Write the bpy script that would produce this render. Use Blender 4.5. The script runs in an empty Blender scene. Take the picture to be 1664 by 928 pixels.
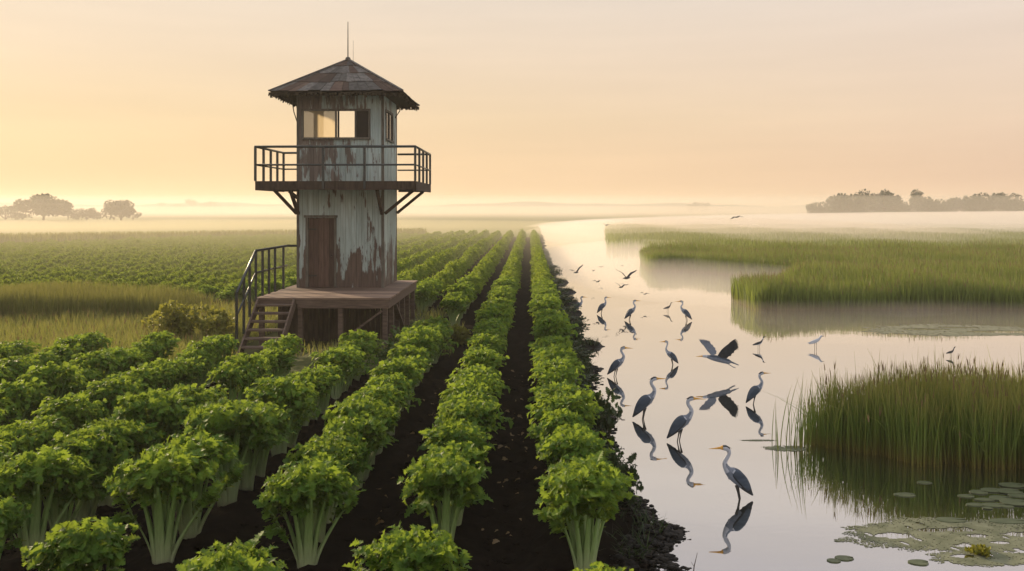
import bpy, math, random
import numpy as np
from mathutils import Vector

rng = np.random.default_rng(11)
random.seed(5)
SC = bpy.context.scene
COL = SC.collection

# ------------------------------------------------------------------ camera, sky, sun, exposure
F, HOR, CX = 1400.0, 337.0, 832.0
CAM_Z = 3.6
YAW = math.atan(29 / 1400)
cam_d = bpy.data.cameras.new('camera')
cam = bpy.data.objects.new('camera', cam_d)
COL.objects.link(cam)
cam.location = (0, 0, CAM_Z)
cam.rotation_euler = (math.pi / 2, 0, YAW)
cam_d.sensor_width = 36
cam_d.lens = 36 * F / 1664
cam_d.shift_y = -(464 - HOR) / 1664
cam_d.clip_start = 0.1
cam_d.clip_end = 6000
SC.camera = cam

SUN_AZ = math.radians(44)      # to the left of the rows' direction (+Y)
SUN_EL = math.radians(15)
world = bpy.data.worlds.new('World')
SC.world = world
world.use_nodes = True
wn, wl = world.node_tree.nodes, world.node_tree.links
wn.clear()
w_out = wn.new('ShaderNodeOutputWorld')
sky = wn.new('ShaderNodeTexSky')
sky.sky_type = 'NISHITA'
sky.sun_disc = False
sky.sun_elevation = SUN_EL
sky.sun_rotation = -SUN_AZ
sky.dust_density = 3.0
bg1 = wn.new('ShaderNodeBackground')
bg1.inputs[1].default_value = 0.0018
wl.new(sky.outputs[0], bg1.inputs[0])


def lin(c):
    return tuple(((v / 255) / 12.92 if v / 255 <= 0.04045 else ((v / 255 + 0.055) / 1.055) ** 2.4) for v in c) + (1,)


def ramp(nodes, stops, interp='LINEAR'):
    r = nodes.new('ShaderNodeValToRGB')
    cr = r.color_ramp
    cr.interpolation = interp
    while len(cr.elements) < len(stops):
        cr.elements.new(0.5)
    for e, (p, c) in zip(cr.elements, stops):
        e.position = p
        e.color = c
    return r


tc = wn.new('ShaderNodeTexCoord')
sep = wn.new('ShaderNodeSeparateXYZ')
wl.new(tc.outputs['Generated'], sep.inputs[0])
# warm morning sky by height above the horizon, towards and away from the sun
LEFT = [(0, (248, 203, 140)), (.03, (249, 211, 158)), (.10, (247, 217, 172)), (.17, (243, 219, 188)), (.235, (236, 218, 196)),
        (.32, (238, 226, 212)), (.42, (216, 211, 214)), (.58, (224, 222, 222)), (1, (255, 255, 255))]
RIGHT = [(0, (224, 184, 158)), (.03, (229, 193, 170)), (.10, (232, 206, 186)), (.17, (234, 214, 199)), (.235, (230, 217, 208)),
         (.32, (226, 217, 217)), (.42, (210, 205, 214)), (.58, (214, 216, 224)), (1, (255, 255, 255))]
rl = ramp(wn, [(p, lin(c)) for p, c in LEFT])
rr = ramp(wn, [(p, lin(c)) for p, c in RIGHT])
wl.new(sep.outputs[2], rl.inputs[0])
wl.new(sep.outputs[2], rr.inputs[0])
dot = wn.new('ShaderNodeVectorMath')
dot.operation = 'DOT_PRODUCT'
wl.new(tc.outputs['Generated'], dot.inputs[0])
dot.inputs[1].default_value = (-math.sin(SUN_AZ), math.cos(SUN_AZ), 0)
mr = wn.new('ShaderNodeMapRange')
mr.inputs[1].default_value = 0.05
mr.inputs[2].default_value = 1.0
wl.new(dot.outputs['Value'], mr.inputs[0])
mixw = wn.new('ShaderNodeMixRGB')
wl.new(mr.outputs[0], mixw.inputs[0])
wl.new(rr.outputs[0], mixw.inputs[1])
wl.new(rl.outputs[0], mixw.inputs[2])
# faint streaks of high cloud
cmap = wn.new('ShaderNodeMapping')
cmap.inputs['Scale'].default_value = (1.2, 1.2, 14)
wl.new(tc.outputs['Generated'], cmap.inputs[0])
cn = wn.new('ShaderNodeTexNoise')
cn.inputs['Scale'].default_value = 2.2
cn.inputs['Detail'].default_value = 5
wl.new(cmap.outputs[0], cn.inputs['Vector'])
cr_ = wn.new('ShaderNodeMapRange')
cr_.inputs[1].default_value = .35
cr_.inputs[2].default_value = .7
cr_.inputs[3].default_value = .965
cr_.inputs[4].default_value = 1.03
wl.new(cn.outputs[0], cr_.inputs[0])
cmul = wn.new('ShaderNodeVectorMath')
cmul.operation = 'SCALE'
wl.new(mixw.outputs[0], cmul.inputs[0])
wl.new(cr_.outputs[0], cmul.inputs['Scale'])
bg2 = wn.new('ShaderNodeBackground')
bg2.inputs[1].default_value = 0.835
zb = wn.new('ShaderNodeMapRange')           # unseen sky overhead brightened as added fill; factor opposite the sun stays level
zb.inputs[1].default_value = .45
zb.inputs[2].default_value = .9
zb.inputs[3].default_value = 1.0
zb.inputs[4].default_value = 1.05
wl.new(sep.outputs[2], zb.inputs[0])
bb = wn.new('ShaderNodeMapRange')
bb.inputs[1].default_value = .05
bb.inputs[2].default_value = -.6
bb.inputs[3].default_value = 1.0
bb.inputs[4].default_value = 1.0
wl.new(dot.outputs['Value'], bb.inputs[0])
zm = wn.new('ShaderNodeMath')
zm.operation = 'MULTIPLY'
wl.new(zb.outputs[0], zm.inputs[0])
wl.new(bb.outputs[0], zm.inputs[1])
cm2 = wn.new('ShaderNodeVectorMath')
cm2.operation = 'SCALE'
wl.new(cmul.outputs[0], cm2.inputs[0])
wl.new(zm.outputs[0], cm2.inputs['Scale'])
wl.new(cm2.outputs[0], bg2.inputs[0])
addw = wn.new('ShaderNodeAddShader')
wl.new(bg1.outputs[0], addw.inputs[0])
wl.new(bg2.outputs[0], addw.inputs[1])
wl.new(addw.outputs[0], w_out.inputs[0])

sun_d = bpy.data.lights.new('sun', 'SUN')
sun_d.energy = 5.0
sun_d.angle = math.radians(3.0)
sun_d.color = (1.0, 0.78, 0.50)
sun = bpy.data.objects.new('sun', sun_d)
COL.objects.link(sun)
sdir = Vector((-math.sin(SUN_AZ) * math.cos(SUN_EL), math.cos(SUN_AZ) * math.cos(SUN_EL), math.sin(SUN_EL)))
sun.rotation_euler = sdir.to_track_quat('Z', 'Y').to_euler()

vs = SC.view_settings
vs.view_transform = 'Standard'
vs.look = 'None'
vs.exposure = 0.25
vs.gamma = 1.0
vs.use_curve_mapping = False
SC.render.engine = 'CYCLES'
cy = SC.cycles
cy.use_denoising = True
cy.max_bounces = 10
cy.diffuse_bounces = 3
cy.glossy_bounces = 3
cy.transmission_bounces = 4
cy.transparent_max_bounces = 10
cy.volume_bounces = 2
cy.sample_clamp_indirect = 6.0
cy.use_adaptive_sampling = True
cy.adaptive_threshold = 0.02

WATER_Z = -0.15


def P(px, py, z=0.0):
    """The point of the plane at height z that the photograph shows at a pixel."""
    t = (CAM_Z - z) / ((py - HOR) / F)
    s = (px - CX) / F
    c, sn = math.cos(YAW), math.sin(YAW)
    return Vector((t * (-sn + c * s), t * (c + sn * s), z))


def pix(x, y, z):
    c, sn = math.cos(YAW), math.sin(YAW)
    d = -sn * x + c * y
    u = c * x + sn * y
    return CX + F * u / d, HOR + F * (CAM_Z - z) / d, d


# ------------------------------------------------------------------ helpers
def tag(o, label=None, cat=None, group=None, kind=None):
    if label: o['label'] = label
    if cat: o['category'] = cat
    if group: o['group'] = group
    if kind: o['kind'] = kind
    return o


def link(name, data, parent=None, loc=None):
    o = bpy.data.objects.new(name, data)
    COL.objects.link(o)
    if parent is not None: o.parent = parent
    if loc is not None: o.location = loc
    return o


def empty(name, loc, rz=0.0, scale=1.0):
    o = bpy.data.objects.new(name, None)
    o.empty_display_size = 0.2
    COL.objects.link(o)
    o.location = loc
    o.rotation_euler = (0, 0, rz)
    o.scale = (scale,) * 3
    return o


def np_mesh(name, verts, tris=None, quads=None, mats=(), smooth=False, mat_idx=None, attrs=None):
    verts = np.asarray(verts, np.float32).reshape(-1, 3)
    me = bpy.data.meshes.new(name)
    parts, sizes = [], []
    if tris is not None and len(tris):
        tris = np.asarray(tris, np.int32)
        parts.append(tris.ravel()); sizes.append(np.full(len(tris), 3, np.int32))
    if quads is not None and len(quads):
        quads = np.asarray(quads, np.int32)
        parts.append(quads.ravel()); sizes.append(np.full(len(quads), 4, np.int32))
    loops = np.concatenate(parts); size = np.concatenate(sizes)
    me.vertices.add(len(verts)); me.vertices.foreach_set('co', verts.ravel())
    me.loops.add(len(loops)); me.loops.foreach_set('vertex_index', loops)
    me.polygons.add(len(size))
    start = np.concatenate([[0], np.cumsum(size)[:-1]]).astype(np.int32)
    me.polygons.foreach_set('loop_start', start)
    me.polygons.foreach_set('loop_total', size)
    if mat_idx is not None: me.polygons.foreach_set('material_index', np.asarray(mat_idx, np.int32))
    me.polygons.foreach_set('use_smooth', np.full(len(size), bool(smooth)))
    for m in (mats if isinstance(mats, (list, tuple)) else [mats]): me.materials.append(m)
    if attrs:
        for k, v in attrs.items():
            a = me.attributes.new(k, 'FLOAT', 'POINT')
            a.data.foreach_set('value', np.asarray(v, np.float32))
    me.update(calc_edges=True)
    return me


class MB:
    """collects boxes, beams, tubes and lofts in one mesh"""
    def __init__(self, origin=(0, 0, 0)):
        self.v, self.f, self.m = [], [], []
        self.o = Vector(origin)

    def add(self, vs_, fs, m=0):
        n = len(self.v)
        self.v += [tuple(Vector(p) - self.o) for p in vs_]
        self.f += [tuple(i + n for i in f) for f in fs]
        self.m += [m] * len(fs)

    def box(self, x0, x1, y0, y1, z0, z1, m=0):
        self.add([(x0, y0, z0), (x1, y0, z0), (x1, y1, z0), (x0, y1, z0), (x0, y0, z1), (x1, y0, z1), (x1, y1, z1), (x0, y1, z1)],
                 [(0, 3, 2, 1), (4, 5, 6, 7), (0, 1, 5, 4), (1, 2, 6, 5), (2, 3, 7, 6), (3, 0, 4, 7)], m)

    def beam(self, p, q, w, h, m=0, up=(0, 0, 1)):
        p, q = Vector(p), Vector(q)
        d = (q - p).normalized()
        s = d.cross(Vector(up))
        if s.length < 1e-4: s = d.cross(Vector((1, 0, 0)))
        s.normalize()
        t = s.cross(d)
        s, t = s * w / 2, t * h / 2
        self.add([p - s - t, p + s - t, p + s + t, p - s + t, q - s - t, q + s - t, q + s + t, q - s + t],
                 [(0, 3, 2, 1), (4, 5, 6, 7), (0, 1, 5, 4), (1, 2, 6, 5), (2, 3, 7, 6), (3, 0, 4, 7)], m)

    def tube(self, pts, radii, n=8, m=0, flat=1.0, side=None):
        pts = [Vector(p) for p in pts]
        if not hasattr(radii, '__len__'): radii = [radii] * len(pts)
        vs_, fs = [], []
        prev = None
        for i, p in enumerate(pts):
            d = (pts[min(i + 1, len(pts) - 1)] - pts[max(i - 1, 0)])
            if d.length < 1e-9: d = Vector((0, 0, 1))
            d.normalize()
            if side is not None: a = Vector(side) - d * Vector(side).dot(d)
            elif prev is None: a = d.orthogonal()
            else: a = prev - d * prev.dot(d)
            a.normalize()
            prev = a
            b = d.cross(a)
            for k in range(n):
                an = 2 * math.pi * k / n
                vs_.append(p + a * math.cos(an) * radii[i] * flat + b * math.sin(an) * radii[i])
        for i in range(len(pts) - 1):
            for k in range(n):
                fs.append((i * n + k, i * n + (k + 1) % n, (i + 1) * n + (k + 1) % n, (i + 1) * n + k))
        fs.append(tuple(range(n - 1, -1, -1)))
        fs.append(tuple(range((len(pts) - 1) * n, len(pts) * n)))
        self.add(vs_, fs, m)

    def mesh(self, name, mats, smooth=False):
        me = bpy.data.meshes.new(name)
        me.from_pydata(self.v, [], self.f)
        for m in (mats if isinstance(mats, (list, tuple)) else [mats]): me.materials.append(m)
        me.polygons.foreach_set('material_index', np.asarray(self.m, np.int32))
        me.polygons.foreach_set('use_smooth', np.full(len(self.f), bool(smooth)))
        me.update()
        return me

    def build(self, name, mats, parent=None, smooth=False):
        return link(name, self.mesh(name, mats, smooth), parent)


# ------------------------------------------------------------------ materials
def new_mat(name):
    m = bpy.data.materials.new(name)
    m.use_nodes = True
    nt = m.node_tree
    b = nt.nodes['Principled BSDF']
    return m, nt, nt.nodes, nt.links, b


def noise(nt, scale, detail=4, vec=None, stretch=None, rough=.55):
    n = nt.nodes.new('ShaderNodeTexNoise')
    n.inputs['Scale'].default_value = scale
    n.inputs['Detail'].default_value = detail
    n.inputs['Roughness'].default_value = rough
    t = nt.nodes.new('ShaderNodeTexCoord')
    src = t.outputs['Object']
    if stretch:
        mp = nt.nodes.new('ShaderNodeMapping')
        mp.inputs['Scale'].default_value = stretch
        nt.links.new(src, mp.inputs[0])
        src = mp.outputs[0]
    nt.links.new(src, n.inputs['Vector'])
    return n


def bump(nt, b, src, strength=.3, dist=.02):
    bp = nt.nodes.new('ShaderNodeBump')
    bp.inputs['Strength'].default_value = strength
    bp.inputs['Distance'].default_value = dist
    nt.links.new(src, bp.inputs['Height'])
    nt.links.new(bp.outputs[0], b.inputs['Normal'])


def simple(name, c1, c2, scale=6, rough=.8, stretch=None, bmp=.3, spec=.3, metallic=0.0, island=False):
    m, nt, N, L, b = new_mat(name)
    n = noise(nt, scale, 6, stretch=stretch)
    r = ramp(N, [(.3, c1 + (1,)), (.7, c2 + (1,))])
    L.new(n.outputs[0], r.inputs[0])
    out = r.outputs[0]
    if island:
        g = N.new('ShaderNodeNewGeometry')
        mrn = N.new('ShaderNodeMapRange')
        mrn.inputs[3].default_value = .55
        mrn.inputs[4].default_value = 1.4
        L.new(g.outputs['Random Per Island'], mrn.inputs[0])
        vm = N.new('ShaderNodeVectorMath')
        vm.operation = 'SCALE'
        L.new(out, vm.inputs[0])
        L.new(mrn.outputs[0], vm.inputs['Scale'])
        out = vm.outputs[0]
    L.new(out, b.inputs['Base Color'])
    b.inputs['Roughness'].default_value = rough
    b.inputs['Specular IOR Level'].default_value = spec
    b.inputs['Metallic'].default_value = metallic
    if bmp: bump(nt, b, n.outputs[0], bmp)
    return m


def leafy(name, dark, mid, light, trans, tfac=.35, rough=.5, attr_stops=None, spec=.35):
    """leaf or blade: its colour differs from leaf to leaf and plant to plant; light passes through it"""
    m, nt, N, L, b = new_mat(name)
    g = N.new('ShaderNodeNewGeometry')
    oi = N.new('ShaderNodeObjectInfo')
    ad = N.new('ShaderNodeMath'); ad.operation = 'MULTIPLY_ADD'
    L.new(oi.outputs['Random'], ad.inputs[0]); ad.inputs[1].default_value = .35
    ml = N.new('ShaderNodeMath'); ml.operation = 'MULTIPLY'
    L.new(g.outputs['Random Per Island'], ml.inputs[0]); ml.inputs[1].default_value = .65
    L.new(ml.outputs[0], ad.inputs[2])
    r = ramp(N, [(.05, dark + (1,)), (.5, mid + (1,)), (.97, light + (1,))])
    L.new(ad.outputs[0], r.inputs[0])
    col = r.outputs[0]
    if attr_stops:
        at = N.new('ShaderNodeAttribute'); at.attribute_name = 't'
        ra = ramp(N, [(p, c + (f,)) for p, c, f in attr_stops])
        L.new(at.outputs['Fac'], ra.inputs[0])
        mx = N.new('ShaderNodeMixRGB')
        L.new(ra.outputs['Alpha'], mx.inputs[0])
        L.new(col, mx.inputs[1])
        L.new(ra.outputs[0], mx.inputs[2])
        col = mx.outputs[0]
    L.new(col, b.inputs['Base Color'])
    b.inputs['Roughness'].default_value = rough
    b.inputs['Specular IOR Level'].default_value = spec
    tr = N.new('ShaderNodeBsdfTranslucent')
    mc = N.new('ShaderNodeMixRGB'); mc.inputs[0].default_value = .5
    L.new(col, mc.inputs[1]); mc.inputs[2].default_value = trans + (1,)
    L.new(mc.outputs[0], tr.inputs[0])
    ms = N.new('ShaderNodeMixShader'); ms.inputs[0].default_value = tfac
    L.new(b.outputs[0], ms.inputs[1]); L.new(tr.outputs[0], ms.inputs[2])
    L.new(ms.outputs[0], N['Material Output'].inputs[0])
    return m


M = {}
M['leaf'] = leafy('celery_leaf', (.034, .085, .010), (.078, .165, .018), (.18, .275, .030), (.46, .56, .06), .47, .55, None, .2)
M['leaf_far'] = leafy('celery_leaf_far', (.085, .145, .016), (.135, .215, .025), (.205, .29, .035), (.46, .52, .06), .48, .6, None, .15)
M['weed'] = leafy('weed_leaf', (.010, .022, .006), (.018, .036, .009), (.035, .06, .014), (.07, .12, .02), .25)
M['bush'] = leafy('bush_leaf', (.10, .12, .02), (.16, .175, .03), (.22, .23, .04), (.45, .42, .06), .5)
M['greenweed'] = leafy('weed_green', (.022, .05, .010), (.045, .085, .016), (.085, .125, .03), (.16, .22, .04), .35)
REED_STOPS = [(0, (.22, .11, .03), .8), (.25, (.17, .12, .03), .35), (.5, (.06, .10, .02), 0.0), (.70, (.20, .20, .05), .4), (1, (.42, .30, .10), .8)]
M['reed'] = leafy('reed_blade', (.06, .11, .015), (.105, .17, .025), (.18, .235, .04), (.34, .42, .07), .48, attr_stops=REED_STOPS)
M['plume'] = leafy('reed_plume', (.13, .085, .035), (.19, .13, .06), (.26, .19, .09), (.3, .2, .1), .3)
M['meadow'] = leafy('meadow_reed', (.11, .155, .024), (.155, .205, .036), (.215, .255, .05), (.34, .39, .07), .42,
                    attr_stops=[(0, (.16, .10, .04), .8), (.4, (.08, .10, .03), 0.1), (.8, (.08, .10, .03), 0), (1, (.20, .15, .07), .45)])
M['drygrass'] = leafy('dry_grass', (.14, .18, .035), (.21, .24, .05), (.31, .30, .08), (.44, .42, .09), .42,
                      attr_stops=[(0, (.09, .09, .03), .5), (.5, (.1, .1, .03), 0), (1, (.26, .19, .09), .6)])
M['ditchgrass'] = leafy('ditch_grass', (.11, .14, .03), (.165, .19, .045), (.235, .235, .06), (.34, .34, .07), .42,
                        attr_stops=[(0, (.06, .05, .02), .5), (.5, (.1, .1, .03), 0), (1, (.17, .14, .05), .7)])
M['tree'] = leafy('tree_leaf', (.022, .030, .012), (.035, .045, .016), (.055, .065, .022), (.08, .09, .03), .25)
M['bark'] = simple('bark', (.05, .035, .025), (.09, .065, .045), 20, .9, (1, 1, .3))


def stalk_mat():
    m, nt, N, L, b = new_mat('celery_stalk')
    t = N.new('ShaderNodeTexCoord'); s = N.new('ShaderNodeSeparateXYZ')
    L.new(t.outputs['Object'], s.inputs[0])
    r = ramp(N, [(0, (.66, .66, .50, 1)), (.10, (.50, .58, .32, 1)), (.35, (.36, .50, .19, 1)), (.62, (.26, .41, .11, 1)), (.9, (.15, .28, .05, 1))])
    L.new(s.outputs[2], r.inputs[0])
    n = noise(nt, 60, 3, stretch=(1, 1, .03))
    mx = N.new('ShaderNodeMixRGB'); mx.blend_type = 'MULTIPLY'; mx.inputs[0].default_value = .55
    r2 = ramp(N, [(.3, (.55, .62, .5, 1)), (.7, (1.1, 1.1, 1.05, 1))])
    L.new(n.outputs[0], r2.inputs[0])
    L.new(r.outputs[0], mx.inputs[1]); L.new(r2.outputs[0], mx.inputs[2])
    L.new(mx.outputs[0], b.inputs['Base Color'])
    b.inputs['Roughness'].default_value = .38
    b.inputs['Subsurface Weight'].default_value = 0.0
    bump(nt, b, n.outputs[0], .35, .01)
    tr = N.new('ShaderNodeBsdfTranslucent')
    L.new(mx.outputs[0], tr.inputs[0])
    ms = N.new('ShaderNodeMixShader'); ms.inputs[0].default_value = .35
    L.new(b.outputs[0], ms.inputs[1]); L.new(tr.outputs[0], ms.inputs[2])
    L.new(ms.outputs[0], N['Material Output'].inputs[0])
    return m


M['stalk'] = stalk_mat()
M['soil'] = simple('soil', (.004, .003, .0024), (.012, .009, .0065), 9, .95, None, .8, .03)
M['mud'] = simple('wet_mud', (.003, .0026, .002), (.010, .008, .006), 12, .6, None, .8, .15)
M['turf'] = simple('turf', (.045, .055, .018), (.085, .085, .03), 1.5, .95, None, .4, .1)
M['farfield'] = simple('far_field', (.10, .125, .035), (.19, .18, .06), .05, .95, (1, .12, 1), 0, .1)
M['marsh'] = simple('marsh_ground', (.03, .04, .014), (.06, .07, .022), 1.0, .95, None, .3, .1)
M['rail'] = simple('rail_steel', (.035, .042, .045), (.075, .085, .085), 30, .38, None, .1, .5, .75)
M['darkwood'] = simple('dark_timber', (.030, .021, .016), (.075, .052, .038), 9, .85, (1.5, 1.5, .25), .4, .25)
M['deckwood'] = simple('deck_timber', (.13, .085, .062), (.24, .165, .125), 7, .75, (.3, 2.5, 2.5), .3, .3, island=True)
M['stepwood'] = simple('step_timber', (.075, .052, .040), (.15, .105, .08), 9, .8, (.3, 2, 2), .3, .3)
M['doorwood'] = simple('door_timber', (.050, .029, .023), (.10, .062, .048), 8, .7, (3, 3, .35), .35, .3, island=True)
M['framewood'] = simple('frame_timber', (.075, .068, .056), (.16, .15, .125), 10, .8, (2, 2, .4), .35, .3)
M['knob'] = simple('knob_metal', (.03, .028, .026), (.06, .055, .05), 30, .35, None, 0, .5, .8)
M['roof'] = simple('roof_sheet', (.050, .045, .042), (.13, .122, .115), 5, .8, (2, 2, 2), .4, .3, island=True)
M['roofrust'] = simple('roof_rust', (.060, .038, .030), (.095, .065, .050), 6, .85, None, .4, .25, island=True)
M['thatch'] = simple('thatch', (.030, .024, .017), (.07, .055, .038), 20, .95, None, .4, .1)
M['inner'] = simple('inner_board', (.16, .13, .10), (.25, .20, .15), 6, .9, (2, 2, .3), .2, .2)


def paint_mat(name, brown_bias, xb=0.0, wood=((.060, .040, .031), (.115, .078, .060), (.17, .135, .11))):
    """pale blue-green paint peeled and rusted to brown in long vertical patches, most of it near the bottom"""
    m, nt, N, L, b = new_mat(name)
    t = N.new('ShaderNodeTexCoord'); s = N.new('ShaderNodeSeparateXYZ')
    L.new(t.outputs['Object'], s.inputs[0])
    n1 = noise(nt, 2.1, 8, stretch=(1.6, 1.6, .42), rough=.62)
    n2 = noise(nt, 9, 6, stretch=(2.2, 2.2, .16), rough=.6)
    n3 = noise(nt, 1.3, 4, stretch=(1.2, 1.2, .35))
    # peel = n1*.7 + n2*.3 + bias(z)
    rz = ramp(N, [(0, (.66, .66, .66, 1)), (.16, (.60, .60, .60, 1)), (.28, (.49, .49, .49, 1)), (.52, (.475, .475, .475, 1)), (.60, (.56, .56, .56, 1)), (1, (.60, .60, .60, 1))])
    mz = N.new('ShaderNodeMapRange'); mz.inputs[1].default_value = 1.3; mz.inputs[2].default_value = 6.8
    L.new(s.outputs[2], mz.inputs[0]); L.new(mz.outputs[0], rz.inputs[0])
    a1 = N.new('ShaderNodeMath'); a1.operation = 'MULTIPLY_ADD'; a1.inputs[1].default_value = .75
    L.new(n1.outputs[0], a1.inputs[0])
    a2 = N.new('ShaderNodeMath'); a2.operation = 'MULTIPLY'; a2.inputs[1].default_value = .35
    L.new(n2.outputs[0], a2.inputs[0]); L.new(a2.outputs[0], a1.inputs[2])
    a3 = N.new('ShaderNodeMath'); a3.operation = 'ADD'
    L.new(a1.outputs[0], a3.inputs[0]); L.new(rz.outputs[0], a3.inputs[1])
    a4 = N.new('ShaderNodeMath'); a4.operation = 'ADD'; a4.inputs[1].default_value = brown_bias
    L.new(a3.outputs[0], a4.inputs[0])
    a5 = N.new('ShaderNodeMath'); a5.operation = 'MULTIPLY_ADD'; a5.inputs[1].default_value = xb
    L.new(s.outputs[0], a5.inputs[0]); L.new(a4.outputs[0], a5.inputs[2])
    a4 = a5
    mk = N.new('ShaderNodeMapRange'); mk.inputs[1].default_value = 1.095; mk.inputs[2].default_value = 1.135
    L.new(a4.outputs[0], mk.inputs[0])
    rp = ramp(N, [(.3, (.31, .40, .39, 1)), (.55, (.42, .525, .51, 1)), (.75, (.50, .60, .585, 1))])
    L.new(n3.outputs[0], rp.inputs[0])
    # streaks down the paint
    rs = ramp(N, [(.35, (.62, .58, .52, 1)), (.6, (1, 1, 1, 1))])
    L.new(n2.outputs[0], rs.inputs[0])
    mp = N.new('ShaderNodeMixRGB'); mp.blend_type = 'MULTIPLY'; mp.inputs[0].default_value = .7
    L.new(rp.outputs[0], mp.inputs[1]); L.new(rs.outputs[0], mp.inputs[2])
    rb = ramp(N, [(.3, wood[0] + (1,)), (.6, wood[1] + (1,)), (.8, wood[2] + (1,))])
    L.new(n2.outputs[0], rb.inputs[0])
    mx = N.new('ShaderNodeMixRGB')
    L.new(mk.outputs[0], mx.inputs[0]); L.new(mp.outputs[0], mx.inputs[1]); L.new(rb.outputs[0], mx.inputs[2])
    # each board a little different
    g = N.new('ShaderNodeNewGeometry'); mi = N.new('ShaderNodeMapRange')
    mi.inputs[3].default_value = .86; mi.inputs[4].default_value = 1.06
    L.new(g.outputs['Random Per Island'], mi.inputs[0])
    vm = N.new('ShaderNodeVectorMath'); vm.operation = 'SCALE'
    L.new(mx.outputs[0], vm.inputs[0]); L.new(mi.outputs[0], vm.inputs['Scale'])
    L.new(vm.outputs[0], b.inputs['Base Color'])
    b.inputs['Roughness'].default_value = .72
    bump(nt, b, mk.outputs[0], -.35, .006)
    return m


M['paint'] = paint_mat('peeling_paint', -.014)
M['paint_upper'] = paint_mat('peeling_paint_upper', .0, -.075, ((.085, .070, .058), (.15, .122, .102), (.22, .19, .165)))


def glass_mat(name, clear, col):
    m, nt, N, L, b = new_mat(name)
    b.inputs['Base Color'].default_value = col + (1,)
    b.inputs['Roughness'].default_value = .08
    tp = N.new('ShaderNodeBsdfTransparent')
    tl = N.new('ShaderNodeBsdfTranslucent'); tl.inputs[0].default_value = (.85, .72, .5, 1)
    m1 = N.new('ShaderNodeMixShader'); m1.inputs[0].default_value = clear
    L.new(tl.outputs[0], m1.inputs[1]); L.new(tp.outputs[0], m1.inputs[2])
    m2 = N.new('ShaderNodeMixShader'); m2.inputs[0].default_value = .88
    L.new(b.outputs[0], m2.inputs[1]); L.new(m1.outputs[0], m2.inputs[2])
    L.new(m2.outputs[0], N['Material Output'].inputs[0])
    return m


M['dustglass'] = glass_mat('dusty_glass', .55, (.6, .55, .42))
M['shadepane'] = simple('cabin_shade_pane', (.012, .011, .010), (.02, .018, .016), 4, .12, None, 0, .15)  # opaque panes; the shade of the cabin inside is put into their colour


def water_mat():
    m, nt, N, L, b = new_mat('still_water')
    n = noise(nt, 1.1, 3, stretch=(.35, 1.0, 1), rough=.5)
    n2 = noise(nt, 7, 2, stretch=(.3, 1.0, 1))
    ad = N.new('ShaderNodeMath'); ad.operation = 'MULTIPLY_ADD'; ad.inputs[1].default_value = .12
    L.new(n2.outputs[0], ad.inputs[0]); L.new(n.outputs[0], ad.inputs[2])
    geo = N.new('ShaderNodeNewGeometry')
    hsum = ad.outputs[0]
    for px, py, amp in ((1199, 811, .55), (1105, 717, .3), (1047, 681, .3), (1166, 612, .35)):
        c = P(px, py, WATER_Z)
        dv = N.new('ShaderNodeVectorMath'); dv.operation = 'DISTANCE'
        L.new(geo.outputs['Position'], dv.inputs[0]); dv.inputs[1].default_value = c
        sn_ = N.new('ShaderNodeMath'); sn_.operation = 'MULTIPLY'; sn_.inputs[1].default_value = 52
        L.new(dv.outputs['Value'], sn_.inputs[0])
        si = N.new('ShaderNodeMath'); si.operation = 'SINE'; L.new(sn_.outputs[0], si.inputs[0])
        fo = N.new('ShaderNodeMapRange'); fo.inputs[1].default_value = .05; fo.inputs[2].default_value = .8; fo.inputs[3].default_value = amp * .12; fo.inputs[4].default_value = 0
        L.new(dv.outputs['Value'], fo.inputs[0])
        mu = N.new('ShaderNodeMath'); mu.operation = 'MULTIPLY_ADD'
        L.new(si.outputs[0], mu.inputs[0]); L.new(fo.outputs[0], mu.inputs[1]); L.new(hsum, mu.inputs[2])
        hsum = mu.outputs[0]
    bp = N.new('ShaderNodeBump'); bp.inputs['Strength'].default_value = .055; bp.inputs['Distance'].default_value = .05
    L.new(hsum, bp.inputs['Height'])
    gl = N.new('ShaderNodeBsdfGlossy'); gl.inputs['Roughness'].default_value = .015
    gl.inputs['Color'].default_value = (.97, .97, .97, 1)
    L.new(bp.outputs[0], gl.inputs['Normal'])
    b.inputs['Base Color'].default_value = (.018, .020, .012, 1)
    b.inputs['Roughness'].default_value = .9
    b.inputs['Specular IOR Level'].default_value = 0
    fr = N.new('ShaderNodeLayerWeight'); fr.inputs[0].default_value = .5
    L.new(bp.outputs[0], fr.inputs['Normal'])
    mrn = N.new('ShaderNodeMapRange'); mrn.inputs[1].default_value = .55; mrn.inputs[2].default_value = .98
    mrn.inputs[3].default_value = .60; mrn.inputs[4].default_value = .97
    L.new(fr.outputs['Facing'], mrn.inputs[0])
    ms = N.new('ShaderNodeMixShader')
    L.new(mrn.outputs[0], ms.inputs[0]); L.new(b.outputs[0], ms.inputs[1]); L.new(gl.outputs[0], ms.inputs[2])
    L.new(ms.outputs[0], N['Material Output'].inputs[0])
    return m


M['water'] = water_mat()
M['duckweed'] = simple('duckweed', (.085, .095, .050), (.20, .205, .13), 5, .8, None, .15, .3)
M['pad'] = simple('lily_pad', (.055, .070, .028), (.10, .115, .055), 6, .5, None, .1, .4)
M['yellowplant'] = leafy('yellow_plant', (.09, .10, .010), (.16, .165, .014), (.24, .23, .02), (.4, .36, .04), .3)

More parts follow.
